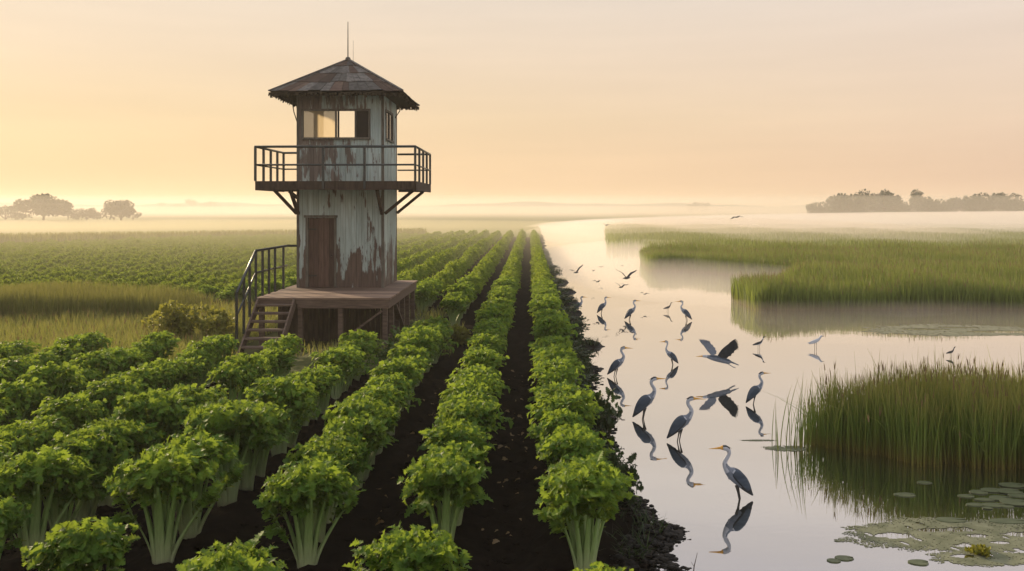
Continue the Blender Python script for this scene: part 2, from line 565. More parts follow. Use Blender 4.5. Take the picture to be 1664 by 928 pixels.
# ------------------------------------------------------------------ haze and mist
def volume_mat(name, col, dens, aniso):
    m = bpy.data.materials.new(name)
    m.use_nodes = True
    N, L = m.node_tree.nodes, m.node_tree.links
    N.clear()
    o = N.new('ShaderNodeOutputMaterial')
    v = N.new('ShaderNodeVolumePrincipled')
    v.inputs['Color'].default_value = col + (1,)
    v.inputs['Density'].default_value = dens
    v.inputs['Anisotropy'].default_value = aniso
    L.new(v.outputs[0], o.inputs['Volume'])
    return m


HAZE_DENSITY = .0007
hb = MB(); hb.box(-1600, 1600, -40, 1500, -2.2, 15)
tag(hb.build('haze', volume_mat('haze_air', (.99, .94, .86), HAZE_DENSITY, .3)), kind='stuff')


def mist(loc, rad, dens, col=(.86, .77, .68)):
    n, k = 40, 14
    v, q = [], []
    for i in range(k + 1):
        th = math.pi * i / k
        for j in range(n):
            ph = 2 * math.pi * j / n
            r = 1 + .06 * math.sin(3 * ph + loc[0]) + .04 * math.sin(5 * ph + 1 + loc[1])
            v.append((math.sin(th) * math.cos(ph) * rad[0] * r, math.sin(th) * math.sin(ph) * rad[1] * r, math.cos(th) * rad[2]))
    for i in range(k):
        for j in range(n):
            q.append((i * n + j, (i + 1) * n + j, (i + 1) * n + (j + 1) % n, i * n + (j + 1) % n))
    o = link('mist', np_mesh('mist', v, quads=q, mats=volume_mat('mist_air', col, dens, .3), smooth=True), None, loc)
    tag(o, kind='stuff')


mist((60, 440, 0.0), (800, 165, 4.4), .006)       # bank lying over the far fields
mist((112, 150, 0.0), (106, 66, 3.05), .05, (.93, .87, .82))
mist((30, 128, -.1), (29, 58, 2.1), .028)           # and where the channel runs out of sight         # bank at the end of the reed meadow
mist((20, 345, 0.0), (640, 290, 7.6), .0020)      # the air thickening with distance
mist((-38, 100, -.2), (84, 66, 2.3), .0065, (.95, .85, .62))          # thin veil over the far crop rows
mist((50, 95, -.2), (43, 54, 1.8), .009, (.95, .89, .80))            # and over the meadow
mist((10.5, 62, -.1), (10, 32, .85), .05, (.92, .84, .76))         # over the channel
mist((12, 29.5, -.15), (9, 5.5, .45), .035)       # before the middle reeds

# ------------------------------------------------------------------ ground and water
TONGUES = [(14.6, .10, .3), (16.4, .22, .22), (18.3, .30, .20), (20.1, .42, .26), (21.3, .25, .15), (23.2, .55, .30), (25.4, .35, .22), (27.8, .55, .34), (30.5, .45, .3), (33.6, .6, .4), (38, .5, .5), (43, .6, .5), (50, .6, .6)]


def edge_x(y):
    y = np.asarray(y, float)
    tong = sum(a * np.exp(-((y - c) / w) ** 2) for c, a, w in TONGUES)
    return tong + 1.27 - .13 * (y < 14.5) * (y > 11.3) + .10 * np.sin(y * 1.35 + .4) + .10 * np.sin(y * 3.3 + 1) + .06 * np.sin(y * 7.1) + .22 * np.exp(-((y - 10.2) / .8) ** 2) + .004 * np.maximum(y - 20, 0)


def marsh_depth(x, y):
    """> 0 inside the reed meadow across the water (metres in from its edge, roughly)"""
    x, y = np.asarray(x, float), np.asarray(y, float)
    wob = .5 * np.sin(y * .35) + .3 * np.sin(x * .7 + 1)
    d1 = np.minimum(x - (7.9 + .06 * np.maximum(y - 31, 0)), np.minimum(y - 31.2 - .02 * x, 35.2 - y + np.maximum(x - 9.8, 0) * 1.8))
    d2 = np.minimum(x - .132 * y, y - (50.5 - 1.3 * np.maximum(x - 9, 0)))
    d3 = np.minimum(x - .0875 * y - .3, y - 76)
    return np.maximum(np.maximum(d1, d2), d3) + wob * .5


def smooth(a, b, x):
    t = np.clip((x - a) / (b - a), 0, 1)
    return t * t * (3 - 2 * t)


ROWS = [0.5 - 1.38 * k for k in range(0, 70)]
xs = np.unique(np.concatenate([np.linspace(-1800, -200, 9), np.linspace(-200, -40, 17), np.linspace(-40, -12, 40), np.arange(-12, 2.6, .075),
                               np.arange(2.6, 40, 1.2), np.linspace(40, 200, 17), np.linspace(200, 1800, 9)]).round(4))
ys = np.unique(np.concatenate([[-60, -20, -5, 0, 3], np.arange(4, 19, .09), np.arange(19, 45, .25), np.arange(45, 120, 1.5), np.linspace(120, 260, 29),
                               np.linspace(260, 1600, 12)]).round(4))
XX, YY = np.meshgrid(xs, ys)
bed = np.cos((XX - .5) / 1.38 * 2 * np.pi) * .05
hash_ = rng.random(XX.shape) - .5
lump = .05 * np.sin(XX * 9 + 2 * np.sin(YY * 5)) * np.sin(YY * 8 + XX * 3) + .06 * hash_
infield = (XX > -70) & (YY < 110)
Z = np.where(infield, bed * (XX > -60) + lump * ((XX > -12) & (YY < 45)), 0.0)
ex = edge_x(YY)
s_ = XX - ex
inw = (YY < 185) & (YY > -60)
shore = smooth(-.45, .55, s_ + .25 * hash_ * (YY < 45)) * .36
shore2 = smooth(.5, 1.6, s_) * .5
md = marsh_depth(XX, YY)
lift = smooth(.6, 2.0, md) * .80
lake = np.where(s_ > -.6, Z * (1 - smooth(-.3, .6, s_)) - shore - shore2 + lift, Z)
fade = smooth(165, 195, YY)
Z = np.where(inw, lake * (1 - fade) + 0 * fade, Z)
ny, nx = XX.shape
idx = np.arange(ny * nx).reshape(ny, nx)
quads = np.stack([idx[:-1, :-1], idx[:-1, 1:], idx[1:, 1:], idx[1:, :-1]], -1).reshape(-1, 4)
cx_ = .25 * (XX[:-1, :-1] + XX[:-1, 1:] + XX[1:, 1:] + XX[1:, :-1])
cy_ = .25 * (YY[:-1, :-1] + YY[:-1, 1:] + YY[1:, 1:] + YY[1:, :-1])
mi = np.zeros(cx_.shape, int)                         # soil
wob = np.sin(cx_ * 1.7) * .5 + np.sin(cy_ * 2.3 + cx_) * .4
strip = (cx_ < -2.9 + .3 * wob) & (cy_ > 18.1 + .3 * wob) & (cy_ < 29.5 + .3 * wob) & (cx_ > -60)
mi[strip] = 1
mi[(cy_ > 105) | (cx_ < -75)] = 2
mi[(marsh_depth(cx_, cy_) > .3) & (cx_ > 3) & (cy_ < 180)] = 3
mi[(cx_ > edge_x(cy_) - .25) & (cx_ < 3) & (cy_ < 120)] = 4
ground = link('ground', np_mesh('ground', np.stack([XX, YY, Z], -1), quads=quads, mats=[M['soil'], M['turf'], M['farfield'], M['marsh'], M['mud']], smooth=True, mat_idx=mi.ravel()))
tag(ground, kind='structure')
wv = [(.3, -30, WATER_Z), (420, -30, WATER_Z), (420, 192, WATER_Z), (.3, 192, WATER_Z)]
tag(link('water', np_mesh('water', wv, quads=[(0, 1, 2, 3)], mats=M['water'])), kind='structure')

# far hills: real mounds a long way off
for hx, hy, hl, hd, hh, seed in [(-330, 900, 420, 120, 9.5, 1), (60, 980, 520, 150, 10.5, 2), (560, 930, 420, 120, 10.0, 3), (-700, 940, 300, 120, 11, 4)]:
    n, k = 160, 10
    r2 = np.random.default_rng(seed)
    u = np.linspace(-1, 1, n)
    prof = (1 - np.abs(u) ** 3) * hh * (.72 + .12 * np.sin(u * 7 + seed) + .10 * np.sin(u * 17 + 2 * seed) + .05 * np.sin(u * 41) + .05 * r2.random(n))
    v = [];
    for j in range(k + 1):
        w = -1 + 2 * j / k
        for i in range(n):
            v.append((u[i] * hl, w * hd, max(prof[i], 0) * (1 - w * w) ** .8 - .3))
    q = [(j * n + i, j * n + i + 1, (j + 1) * n + i + 1, (j + 1) * n + i) for j in range(k) for i in range(n - 1)]
    tag(link('hills', np_mesh('hills', v, quads=q, mats=M['tree'], smooth=True), None, (hx, hy, 0)), kind='structure')

# ------------------------------------------------------------------ foliage builders (numpy)
def leaf_template(level):
    if level == 'hi':
        out = [(.04, .03), (.14, .34), (.26, .17), (.34, .56), (.42, .34), (.53, .58), (.60, .24), (.72, .44), (.77, .18), (.90, .27), (.92, .08)]
        mid = [0.0, .22, .42, .60, .78, 1.0]
        near = [0, 1, 1, 2, 2, 3, 3, 4, 4, 5, 5]
    elif level == 'mid':
        out = [(.12, .2), (.3, .42), (.45, .30), (.6, .42), (.72, .24), (.88, .2)]
        mid = [0.0, .5, 1.0]
        near = [0, 1, 1, 1, 2, 2]
    else:
        out = [(.25, .4), (.6, .42)]
        mid = [0.0, 1.0]
        near = [0, 1]
    v = [(x, 0.0) for x in mid]
    tr = []
    for sgn in (1, -1):
        base = len(v)
        v += [(x, sgn * y) for x, y in out]
        for i in range(len(out) - 1):
            a, b2 = base + i, base + i + 1
            t = (near[i], a, b2)
            tr.append(t if sgn < 0 else t[::-1])
            if near[i + 1] != near[i]:
                t = (near[i], b2, near[i + 1])
                tr.append(t if sgn < 0 else t[::-1])
        t = (near[-1], base + len(out) - 1, len(mid) - 1)
        if near[-1] != len(mid) - 1: tr.append(t if sgn < 0 else t[::-1])
    v = np.array(v)
    x, y = v[:, 0], v[:, 1]
    z = .30 * np.abs(y) - .30 * x * x + .06 * np.sin(x * 14) * np.abs(y) * 2
    return np.stack([x, y, z], 1), np.array(tr)


LEAF = {k: leaf_template(k) for k in ('hi', 'mid', 'low')}


def norm(a):
    return a / np.maximum(np.linalg.norm(a, axis=-1, keepdims=True), 1e-9)


def place_leaves(level, pos, d, nrm, size, curl=None):
    """many leaves at once -> verts, tris"""
    tv, tt = LEAF[level]
    d = norm(d)
    nrm = norm(nrm - d * (nrm * d).sum(-1, keepdims=True))
    s = np.cross(nrm, d)
    k = len(pos)
    tvv = np.repeat(tv[None], k, 0).copy()
    if curl is not None:
        tvv[:, :, 2] = tvv[:, :, 2] * curl[:, None]
    V = pos[:, None, :] + size[:, None, None] * (tvv[:, :, 0:1] * d[:, None] + tvv[:, :, 1:2] * s[:, None] + tvv[:, :, 2:3] * nrm[:, None])
    T = tt[None] + (np.arange(k) * len(tv))[:, None, None]
    return V.reshape(-1, 3), T.reshape(-1, 3)


def crown_leaves(r, n, level, size, H, R, z0, open_=.0):
    """leaves of one celery crown: a ruffled dome, those at the rim hanging over"""
    az = r.random(n) * 2 * np.pi
    u = r.random(n) ** .62                       # 0 centre .. 1 rim
    shell = .70 + .36 * r.random(n)
    lob = 1 + .16 * np.sin(az * 3 + r.random() * 6) + .11 * np.sin(az * 5 + r.random() * 6)
    rad = u * R * lob * (0.86 + .2 * r.random(n))
    top = H * np.sqrt(np.maximum(1 - (u * .93) ** 2.6, 0)) * (1 + .10 * np.sin(az * 4 + 9 * u) + .08 * (r.random(n) - .5))
    z = z0 + (top - z0) * shell
    z = np.minimum(z, top * 1.03)
    low = r.random(n) < .13                      # inner and drooping leaves below
    z = np.where(low, z0 - .05 + (top - z0) * .5 * r.random(n), z)
    rad = np.where(low, R * (.4 + .62 * r.random(n)) * lob, rad)
    rh = np.stack([np.cos(az), np.sin(az), 0 * az], 1)
    pos = rh * rad[:, None]; pos[:, 2] = z
    rnd = r.normal(size=(n, 3))
    upw = (.75 - 1.15 * u)[:, None]
    d = rh * (.55 + .5 * u)[:, None] + np.array([0, 0, 1]) * upw + .42 * rnd
    d[low] = rh[low] * .9 + np.array([0, 0, -.35]) + .4 * rnd[low]
    nr = rh * (.25 + .5 * u)[:, None] + np.array([0, 0, 1.0]) + .45 * r.normal(size=(n, 3))
    sz = size * (.72 + .6 * r.random(n))
    pos = pos - norm(d) * sz[:, None] * .45
    return place_leaves(level, pos, d, nr, sz, .5 + 1.3 * r.random(n))


def celery_parts(r, nout, nin, H, R, nleaflet, lsize, nfork):
    """stalks that fan out from a narrow foot and fork under the leaves, and where their leaflets sit"""
    out = []
    lp, ld, ln_, lz = [], [], [], []
    low_n = 0
    for i in range(nout + nin + low_n):
        low = i >= nout + nin
        inner = i >= nout and not low
        az = 2 * math.pi * (i + .55 * r.random()) / (nin if inner else (low_n if low else nout))
        rt = R * (r.uniform(.12, .30) if inner else r.uniform(.42, .72))
        ht = H * (r.uniform(.66, .78) if inner else r.uniform(.68, .80))
        gap = not inner and abs((az + math.pi / 2 + math.pi) % (2 * math.pi) - math.pi) < 1.12   # one open side, where the stalks show high up
        if not inner and not gap and r.random() < .42: ht = H * r.uniform(.52, .66); rt = R * r.uniform(.6, .95)
        if gap: ht = H * r.uniform(.74, .84); rt = R * r.uniform(.40, .66)
        if low: rt = R * r.uniform(.55, 1.0); ht = H * r.uniform(.34, .50)
        b0 = .026 if inner else .066
        pts = []
        for t in np.linspace(0, 1, 8):
            q = b0 + (rt - b0) * t ** 1.45
            tw = az + .12 * t * math.sin(i * 2.1)
            pts.append((q * math.cos(tw), q * math.sin(tw), ht * t - .02))
        forks = []
        p, q = Vector(pts[-2]), Vector(pts[-1])
        d = (q - p).normalized()
        outw = Vector((math.cos(az), math.sin(az), 0))
        for j in range(2 if low else nfork):
            a = Vector(pts[-1 - (j % 3 == 1) - 2 * (j % 3 == 2 and not inner)])
            dv = (d * .9 + outw * (r.uniform(-.5, .2) if gap else r.uniform(-.15, .70)) + Vector(r.normal(size=3)) * .38 + Vector((0, 0, r.uniform(.0, .55)))).normalized()
            L_ = H * r.uniform(.11, .27) * (.6 if low else 1)
            m_ = a + (d * .5 + dv * .5) * L_ * .5
            e = a + dv * L_ + outw * L_ * .18 - Vector((0, 0, L_ * .04))
            forks.append((a, m_, e))
            fd = (e - m_).normalized()
            sd = fd.cross(Vector((0, 0, 1)) + Vector(r.normal(size=3)) * .2).normalized()
            for u in range(nleaflet):
                t0_ = .62 if gap else .35
                t = t0_ + (1 - t0_) * u / max(nleaflet - 1, 1)
                c = m_.lerp(e, (t - .35) / .65) if t > .35 else a.lerp(m_, t)
                sg = 1 if u % 2 else -1
                if u == nleaflet - 1: dd = fd + Vector((0, 0, -.1))
                else: dd = fd * .55 + sd * sg + Vector((0, 0, r.uniform(-.12, .45)))
                lp.append(tuple(c)); ld.append(tuple(dd + Vector(r.normal(size=3)) * .22))
                ln_.append(tuple(Vector((0, 0, 1)) + outw * r.uniform(0, .6) + Vector(r.normal(size=3)) * .35))
                lz.append(lsize * r.uniform(.75, 1.25) * (1.25 if u == nleaflet - 1 else 1))
        out.append((az, pts, forks))
    return out, np.array(lp), np.array(ld), np.array(ln_), np.array(lz)


def stalk_mesh(mb, az, pts, forks, full=True):
    w = [.046, .042, .037, .032, .028, .025, .021, .013] if pts[-1][2] > .52 else [.022, .02, .018, .016, .014, .012, .010, .007]
    mb.tube(pts, w, n=8 if full else 5, flat=.6, side=(math.cos(az), math.sin(az), 0))
    for a, m_, e in forks:
        mb.tube([a, m_, e], [.015, .010, .005], n=5 if full else 4)


def make_variant(seed, level, nout, nin, nleaflet, lsize, nfork, ncap, csize, H=1.0, R=.38):
    r = np.random.default_rng(seed)
    parts, lp, ld, ln_, lz = celery_parts(r, nout, nin, H, R, nleaflet, lsize, nfork)
    V, T = place_leaves(level, lp, ld, ln_, lz, .5 + 1.3 * r.random(len(lz)))
    # leaf cap closing the top of the crown
    n = ncap
    az = r.random(n) * 6.283; u = r.random(n) ** .6
    lob = 1 + .15 * np.sin(az * 3 + seed) + .10 * np.sin(az * 5 + 2 * seed)
    rh = np.stack([np.cos(az), np.sin(az), 0 * az], 1)
    top = H * (.85 + .17 * np.sqrt(np.maximum(1 - (u * .96) ** 2.4, 0))) * (1 + .05 * np.sin(az * 4 + 8 * u))
    pos = rh * (u * R * lob)[:, None]
    opn = np.abs((az + np.pi / 2 + np.pi) % (2 * np.pi) - np.pi) < .8
    pos[:, :2] *= np.where(opn, .72, 1)[:, None]
    pos[:, 2] = top - H * np.where(opn, .05, .17) * r.random(n) ** 1.5
    rnd = r.normal(size=(n, 3))
    d = rh * (.5 + .6 * u)[:, None] + np.array([0, 0, 1.0]) * (.8 - 1.3 * u)[:, None] + .45 * rnd
    nr = rh * (.3 + .5 * u)[:, None] + np.array([0, 0, 1.0]) + .45 * r.normal(size=(n, 3))
    V2, T2 = place_leaves(level, pos, d, nr, csize * (.7 + .6 * r.random(n)), .5 + 1.3 * r.random(n))
    T = np.concatenate([T, T2 + len(V)]); V = np.concatenate([V, V2])
    if level == 'hi':                             # a few upright leaves standing clear of the crown
        n = 7
        az = r.random(n) * 6.283
        rh = np.stack([np.cos(az), np.sin(az), 0 * az], 1)
        pos = rh * (R * (.3 + .5 * r.random(n)))[:, None]; pos[:, 2] = H * (.80 + .14 * r.random(n))
        d = rh * .6 + np.array([0, 0, .8]) + .3 * r.normal(size=(n, 3))
        V2, T2 = place_leaves('hi', pos, d, rh + .4 * r.normal(size=(n, 3)), .13 + .06 * r.random(n), .6 + r.random(n))
        T = np.concatenate([T, T2 + len(V)]); V = np.concatenate([V, V2])
    return parts, np_mesh('foliage', V, tris=T, mats=M['leaf'])


HI, MID = [], []
for i in range(6):
    parts, fol = make_variant(50 + i, 'hi', 10, 4, 10, .092, 4, 300, .078, 1.0 + .05 * (i % 2), .36 + .03 * (i % 3))
    st = []
    for az, pts, forks in parts:
        mb = MB(); stalk_mesh(mb, az, pts, forks, True)
        st.append(mb.mesh('stalk', M['stalk'], True))
    HI.append((st, fol))
for i in range(6):
    parts, fol = make_variant(70 + i, 'mid', 9, 3, 8, .098, 3, 280, .088, 1.0, .42)
    mb = MB()
    for az, pts, forks in parts: stalk_mesh(mb, az, pts, forks, False)
    MID.append((mb.mesh('stem_bundle', M['stalk'], True), fol))

# ------------------------------------------------------------------ the celery
near = {0: [(6.25, .95), (8.35, 1.04), (9.15, .92), (9.75, 1.03), (10.4, .94), (11.0, .98), (11.6, 1.06), (12.1, .9), (12.6, 1.0)],
        1: [(6.83, .96), (8.85, 1.02), (9.55, .9), (10.15, 1.02), (10.7, .92), (11.25, .98), (11.8, 1.0), (12.4, .95)],
        2: [(6.45, .95), (8.5, 1.02), (9.15, .88), (9.7, .95), (10.3, .9), (10.8, .98), (11.35, 1.05), (11.9, .9), (12.4, 1.0)],
        3: [(6.96, 1.0), (8.6, 1.12), (9.25, 1.1), (10.3, 1.25), (10.85, 1.1), (11.35, 1.0), (12.3, 1.15)],
        4: [(6.9, .95), (7.8, .9), (8.7, 1.08), (9.2, .95), (9.7, 1.0), (10.2, .98), (10.7, .9), (11.3, 1.08), (11.8, .95), (12.3, 1.0)]}
plants = []
for k, x in enumerate(ROWS):
    y0 = 6.4 + .4 * random.random()
    if k in near:
        for y, s in near[k]: plants.append((k, x + random.uniform(-.06, .06), y, s * .94))
        y0 = near[k][-1][0] + .55
    # where the row stops before the grass strip, and where it begins again behind it
    stop = 200 if k <= 1 else (20.5 if k == 2 else (18.7 if k == 3 else 17.9 - .03 * k))
    begin = 0 if k <= 1 else (25.2 if k == 2 else (28.6 if k < 7 else 29.5 + .12 * (k - 7)))
    y = y0
    far_end = 101 if x > -30 else 101 + (x + 30) * 1.7
    while y < far_end:
        if not (stop < y < begin) and random.random() > .035:
            if not (k >= 3 and -8.2 < x < -2.6 and 20.3 < y < 28.4):
                plants.append((k, x + random.uniform(-.07, .07), y, random.uniform(.84, 1.10) * (1.0 if random.random() < .9 else 1.12) * (.85 if y < 26 or k < 7 else (.74 if k < 9 else .58))))
        y += random.uniform(.42, .62) if y < 26 else (random.uniform(.36, .5) if y < 55 else random.uniform(.5, .66))


def visible(x, y, s, extra=0):
    a = pix(x, y, 1.05 * s)
    m = 110 * 8 / a[2] + extra
    if extra: return -m < a[0] < 1664 + m and y > 6
    return -m < a[0] < 1664 + m and a[1] < 928 + 10


shown = [p for p in plants if visible(p[1], p[2], p[3])]
shown.sort(key=lambda p: p[2] + .0 * p[0])
single = shown[:300]
taken = {id(p) for p in single}
rest = [p for p in plants if id(p) not in taken and visible(p[1], p[2], p[3], 420)]
ORD = ['first', 'second', 'third', 'fourth', 'fifth', 'sixth', 'seventh', 'eighth', 'ninth', 'tenth', 'eleventh', 'twelfth',
       'thirteenth', 'fourteenth', 'fifteenth', 'sixteenth', 'seventeenth', 'eighteenth', 'nineteenth', 'twentieth']
rowname = lambda k: 'the row along the water' if k == 0 else f'the {ORD[k]} row from the water'
NEARLOOK = {(0, 0): 'small yellowish celery top peeping up', (0, 1): 'big celery with splayed pale stalks', (1, 0): 'bushy yellow-green celery top', (1, 1): 'full celery with bare pale stalks',
            (2, 0): 'pale celery top cut by the frame', (2, 1): 'large celery fanning from thick pale stalks', (3, 0): 'celery with one bright upright leaf', (3, 1): 'round-headed celery on tall stalks',
            (3, 2): 'celery with light top leaves', (3, 3): 'tall celery standing clear with white foot'}
cnt = {}
for i, (k, x, y, s) in enumerate(single):
    n = cnt.get(k, 0); cnt[k] = n + 1
    rz = random.uniform(-.75, .75) + .15
    root = empty('celery_plant', (x, y, .0), rz, s)
    pos = f'{ORD[n]} plant from the camera in {rowname(k)}' if n < 16 else None
    if (k, n) in NEARLOOK: lab = f'{NEARLOOK[(k, n)]}, {ORD[n]} plant in {rowname(k)}'
    elif pos: lab = f'leafy celery, {pos}'
    elif k <= 2: lab = f'celery merging into the farther stretch of {rowname(k)}'
    else: lab = f'celery near the grass-strip end of {rowname(k)}'
    tag(root, lab, 'celery', 'celery plants growing in rows')
    if y < 11.6 and k <= 4:
        st, fol = HI[(i * 5 + k) % 6]
        for me in st: link('stalk', me, root)
        link('foliage', fol, root)
    else:
        b_, fol = MID[(i * 5 + k * 2) % 6]
        link('stem_bundle', b_, root)
        link('foliage', fol, root)

# the rest of the crop as one mass
Vs, Ts, off = [], [], 0
lowv = {}
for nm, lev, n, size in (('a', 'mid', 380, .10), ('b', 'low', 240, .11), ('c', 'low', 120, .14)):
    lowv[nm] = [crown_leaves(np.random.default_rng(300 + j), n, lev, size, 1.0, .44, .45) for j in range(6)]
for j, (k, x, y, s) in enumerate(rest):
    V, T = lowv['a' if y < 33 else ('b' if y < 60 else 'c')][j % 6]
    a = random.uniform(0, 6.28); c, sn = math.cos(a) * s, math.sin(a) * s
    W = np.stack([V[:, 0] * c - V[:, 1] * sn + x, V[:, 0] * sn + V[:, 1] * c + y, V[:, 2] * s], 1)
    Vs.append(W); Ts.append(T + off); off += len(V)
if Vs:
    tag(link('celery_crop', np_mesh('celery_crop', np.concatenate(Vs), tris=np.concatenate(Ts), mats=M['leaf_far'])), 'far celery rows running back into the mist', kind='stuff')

# ------------------------------------------------------------------ blades: reeds and grasses
def blades(r, pos, h, w, lean, segs=3, bend=.5, head=None):
    """tapered bending blades -> verts, quads, t along the blade"""
    n = len(pos)
    az = r.random(n) * 2 * np.pi
    dv = np.stack([np.cos(az), np.sin(az)], 1) * lean[:, None]
    fa = r.random(n) * np.pi
    sx, sy = np.cos(fa), np.sin(fa)
    V = np.zeros((n, segs + 1, 2, 3)); Tt = np.zeros((n, segs + 1, 2))
    for i in range(segs + 1):
        t = i / segs
        wid = w * (1 - t ** 2.2 * .88) * .5
        c = pos + np.stack([dv[:, 0] * h * (t * (1 - bend) + bend * t * t), dv[:, 1] * h * (t * (1 - bend) + bend * t * t), h * t * (1 - .25 * lean * t)], 1)
        o = np.stack([sx * wid, sy * wid, 0 * wid], 1)
        V[:, i, 0] = c - o; V[:, i, 1] = c + o
        Tt[:, i] = t
    b = (np.arange(n) * (segs + 1) * 2)[:, None, None]
    q = np.array([[2 * i, 2 * i + 1, 2 * i + 3, 2 * i + 2] for i in range(segs)])[None]
    return V.reshape(-1, 3), (q + b).reshape(-1, 4), Tt.ravel(), V[:, -1].mean(1)


def blade_object(name, r, pos, h, w, lean, mat, segs=3, bend=.5, label=None, plume=0.0, plume_size=.16):
    V, Q, T, tip = blades(r, pos, h, w, lean, segs, bend)
    mi_ = np.zeros(len(Q), int)
    if plume > 0:
        sel = np.nonzero(r.random(len(pos)) < plume)[0]
        for rep in range(2):
            pv, pq, pt, _ = blades(r, tip[sel] - np.array([0, 0, plume_size * .55]), plume_size * (.8 + .5 * r.random(len(sel))), .012 + .008 * r.random(len(sel)), .3 * r.random(len(sel)), 2, .4)
            Q = np.concatenate([Q, pq + len(V)]); V = np.concatenate([V, pv]); T = np.concatenate([T, pt])
            mi_ = np.concatenate([mi_, np.ones(len(pq), int)])
    me = np_mesh(name, V, quads=Q, mats=[mat, M['plume']], mat_idx=mi_, attrs={'t': T})
    return tag(link(name, me), label, kind='stuff')


def scatter(r, n, x0, x1, y0, y1, keep, z):
    p = np.stack([r.uniform(x0, x1, n), r.uniform(y0, y1, n), np.full(n, z)], 1)
    return p[keep(p[:, 0], p[:, 1])]


r = np.random.default_rng(21)
# the reed bed close to the camera
A, B = P(1312, 733, WATER_Z), P(1664, 772, WATER_Z)


def front_depth(x, y):
    # front edge from A to B with uneven outline; the bed reaches back and out of the frame
    t = np.clip((x - A.x) / (B.x - A.x), -1, 3)
    fy = A.y + (B.y - A.y) * smooth(0, 1, t) + .16 * np.sin(x * 3.1) + .10 * np.sin(x * 7.3 + 1)
    left = A.x - .14 + .10 * np.sin(y * 2.3) + .335 * (y - A.y)
    return np.minimum(np.minimum(y - fy, x - left), 14.9 - .05 * x + .35 * np.maximum(x - 5, 0) - y + .2 * np.sin(x * 2.1))


def bed_keep(x, y):
    return front_depth(x, y) > r.random(len(x)) ** 2 * .5


pos = scatter(r, 62000, 3.6, 11.5, 10.6, 17.4, bed_keep, WATER_Z - .05)
dep = front_depth(pos[:, 0], pos[:, 1])
hh = (1.06 + .24 * r.random(len(pos))) * (.62 + .38 * smooth(0, .9, pos[:, 0] - A.x + .25)) * (.9 + .1 * smooth(0, .6, dep))
hh *= 1 - .10 * np.maximum(pos[:, 1] - 13.6, 0)
hh *= np.where(r.random(len(pos)) < .22, .6 + .3 * r.random(len(pos)), 1) + .12 * np.sin(pos[:, 0] * 2.3) * np.sin(pos[:, 1] * 1.9 + 1) + .07 * np.sin(pos[:, 0] * 7.1 + pos[:, 1] * 3)
ln = .03 + .26 * r.random(len(pos)) ** 2
ln = np.where(r.random(len(pos)) < .02, .7 + .7 * r.random(len(pos)), ln)
hh *= np.where(r.random(len(pos)) < .05, 1.08 + .16 * r.random(len(pos)), 1) * (.86 + .2 * r.random(len(pos)))
blade_object('reed_bed', r, pos, hh, .009 + .011 * r.random(len(pos)), ln, M['reed'], 4, .7, 'tall reed bed standing in the water by the lily pads', .05, .13)
# thin outlying stems at its tip
pts = []
for px, py in [(1268, 738), (1274, 733), (1281, 736), (1287, 730), (1293, 737), (1298, 728), (1303, 735), (1308, 740), (1262, 726), (1291, 722), (1300, 744), (1310, 726), (1256, 735), (1315, 742), (1306, 718), (1296, 716)]:
    p = P(px, py, WATER_Z - .05); pts.append(p)
pts = np.array([(p.x, p.y, p.z) for p in pts])
pts = np.concatenate([pts + r.normal(size=pts.shape) * [.05, .2, 0] for _ in range(2)])
blade_object('reed_fringe', r, pts, .45 + .75 * r.random(len(pts)), .011 + .006 * r.random(len(pts)), .04 + .16 * r.random(len(pts)), M['reed'], 5, .8, 'sparse single reed stems at the tip of the reed bed')

# the reed meadow across the water
def meadow_keep(x, y):
    a = pix(x, y, .5)
    return (marsh_depth(x, y) > 0) & (a[0] < 1760)


pos = scatter(r, 260000, 6, 34, 30, 60, meadow_keep, WATER_Z)
md_ = marsh_depth(pos[:, 0], pos[:, 1])
pos = pos[(md_ < 1.2) | (r.random(len(pos)) < .55)]
md_ = marsh_depth(pos[:, 0], pos[:, 1])
wave = .12 * np.sin(pos[:, 0] * .9 + .4 * pos[:, 1]) + .10 * np.sin(pos[:, 1] * .55)
hh = (1.0 + .3 * r.random(len(pos)) + wave) * (.80 + .20 * smooth(0, 1.0, md_))
blade_object('reed_meadow', r, pos, hh, .022 + .02 * r.random(len(pos)), .04 + .22 * r.random(len(pos)) ** 2, M['meadow'], 2, .6, 'wide green reed meadow across the water', .04, .2)
pos = scatter(r, 110000, 6, 85, 60, 150, meadow_keep, WATER_Z)
hh = .85 + .3 * r.random(len(pos)) + .10 * np.sin(pos[:, 0] * .5) + .1 * np.sin(pos[:, 1] * .3)
blade_object('reed_meadow', r, pos, hh, .07 + .05 * r.random(len(pos)), .05 + .2 * r.random(len(pos)), M['meadow'], 2, .6, 'far end of the reed meadow fading into mist')

# grass strip left of the tower and round it
def strip_keep(x, y):
    inside = (x > -7.4) & (x < -3.3) & (y > 21.4) & (y < 27.3)
    stair = (x > -7.3) & (x < -5.6) & (y > 19.6) & (y < 21.9)
    return ~inside & ~stair & (pix(x, y, .4)[0] > -480)


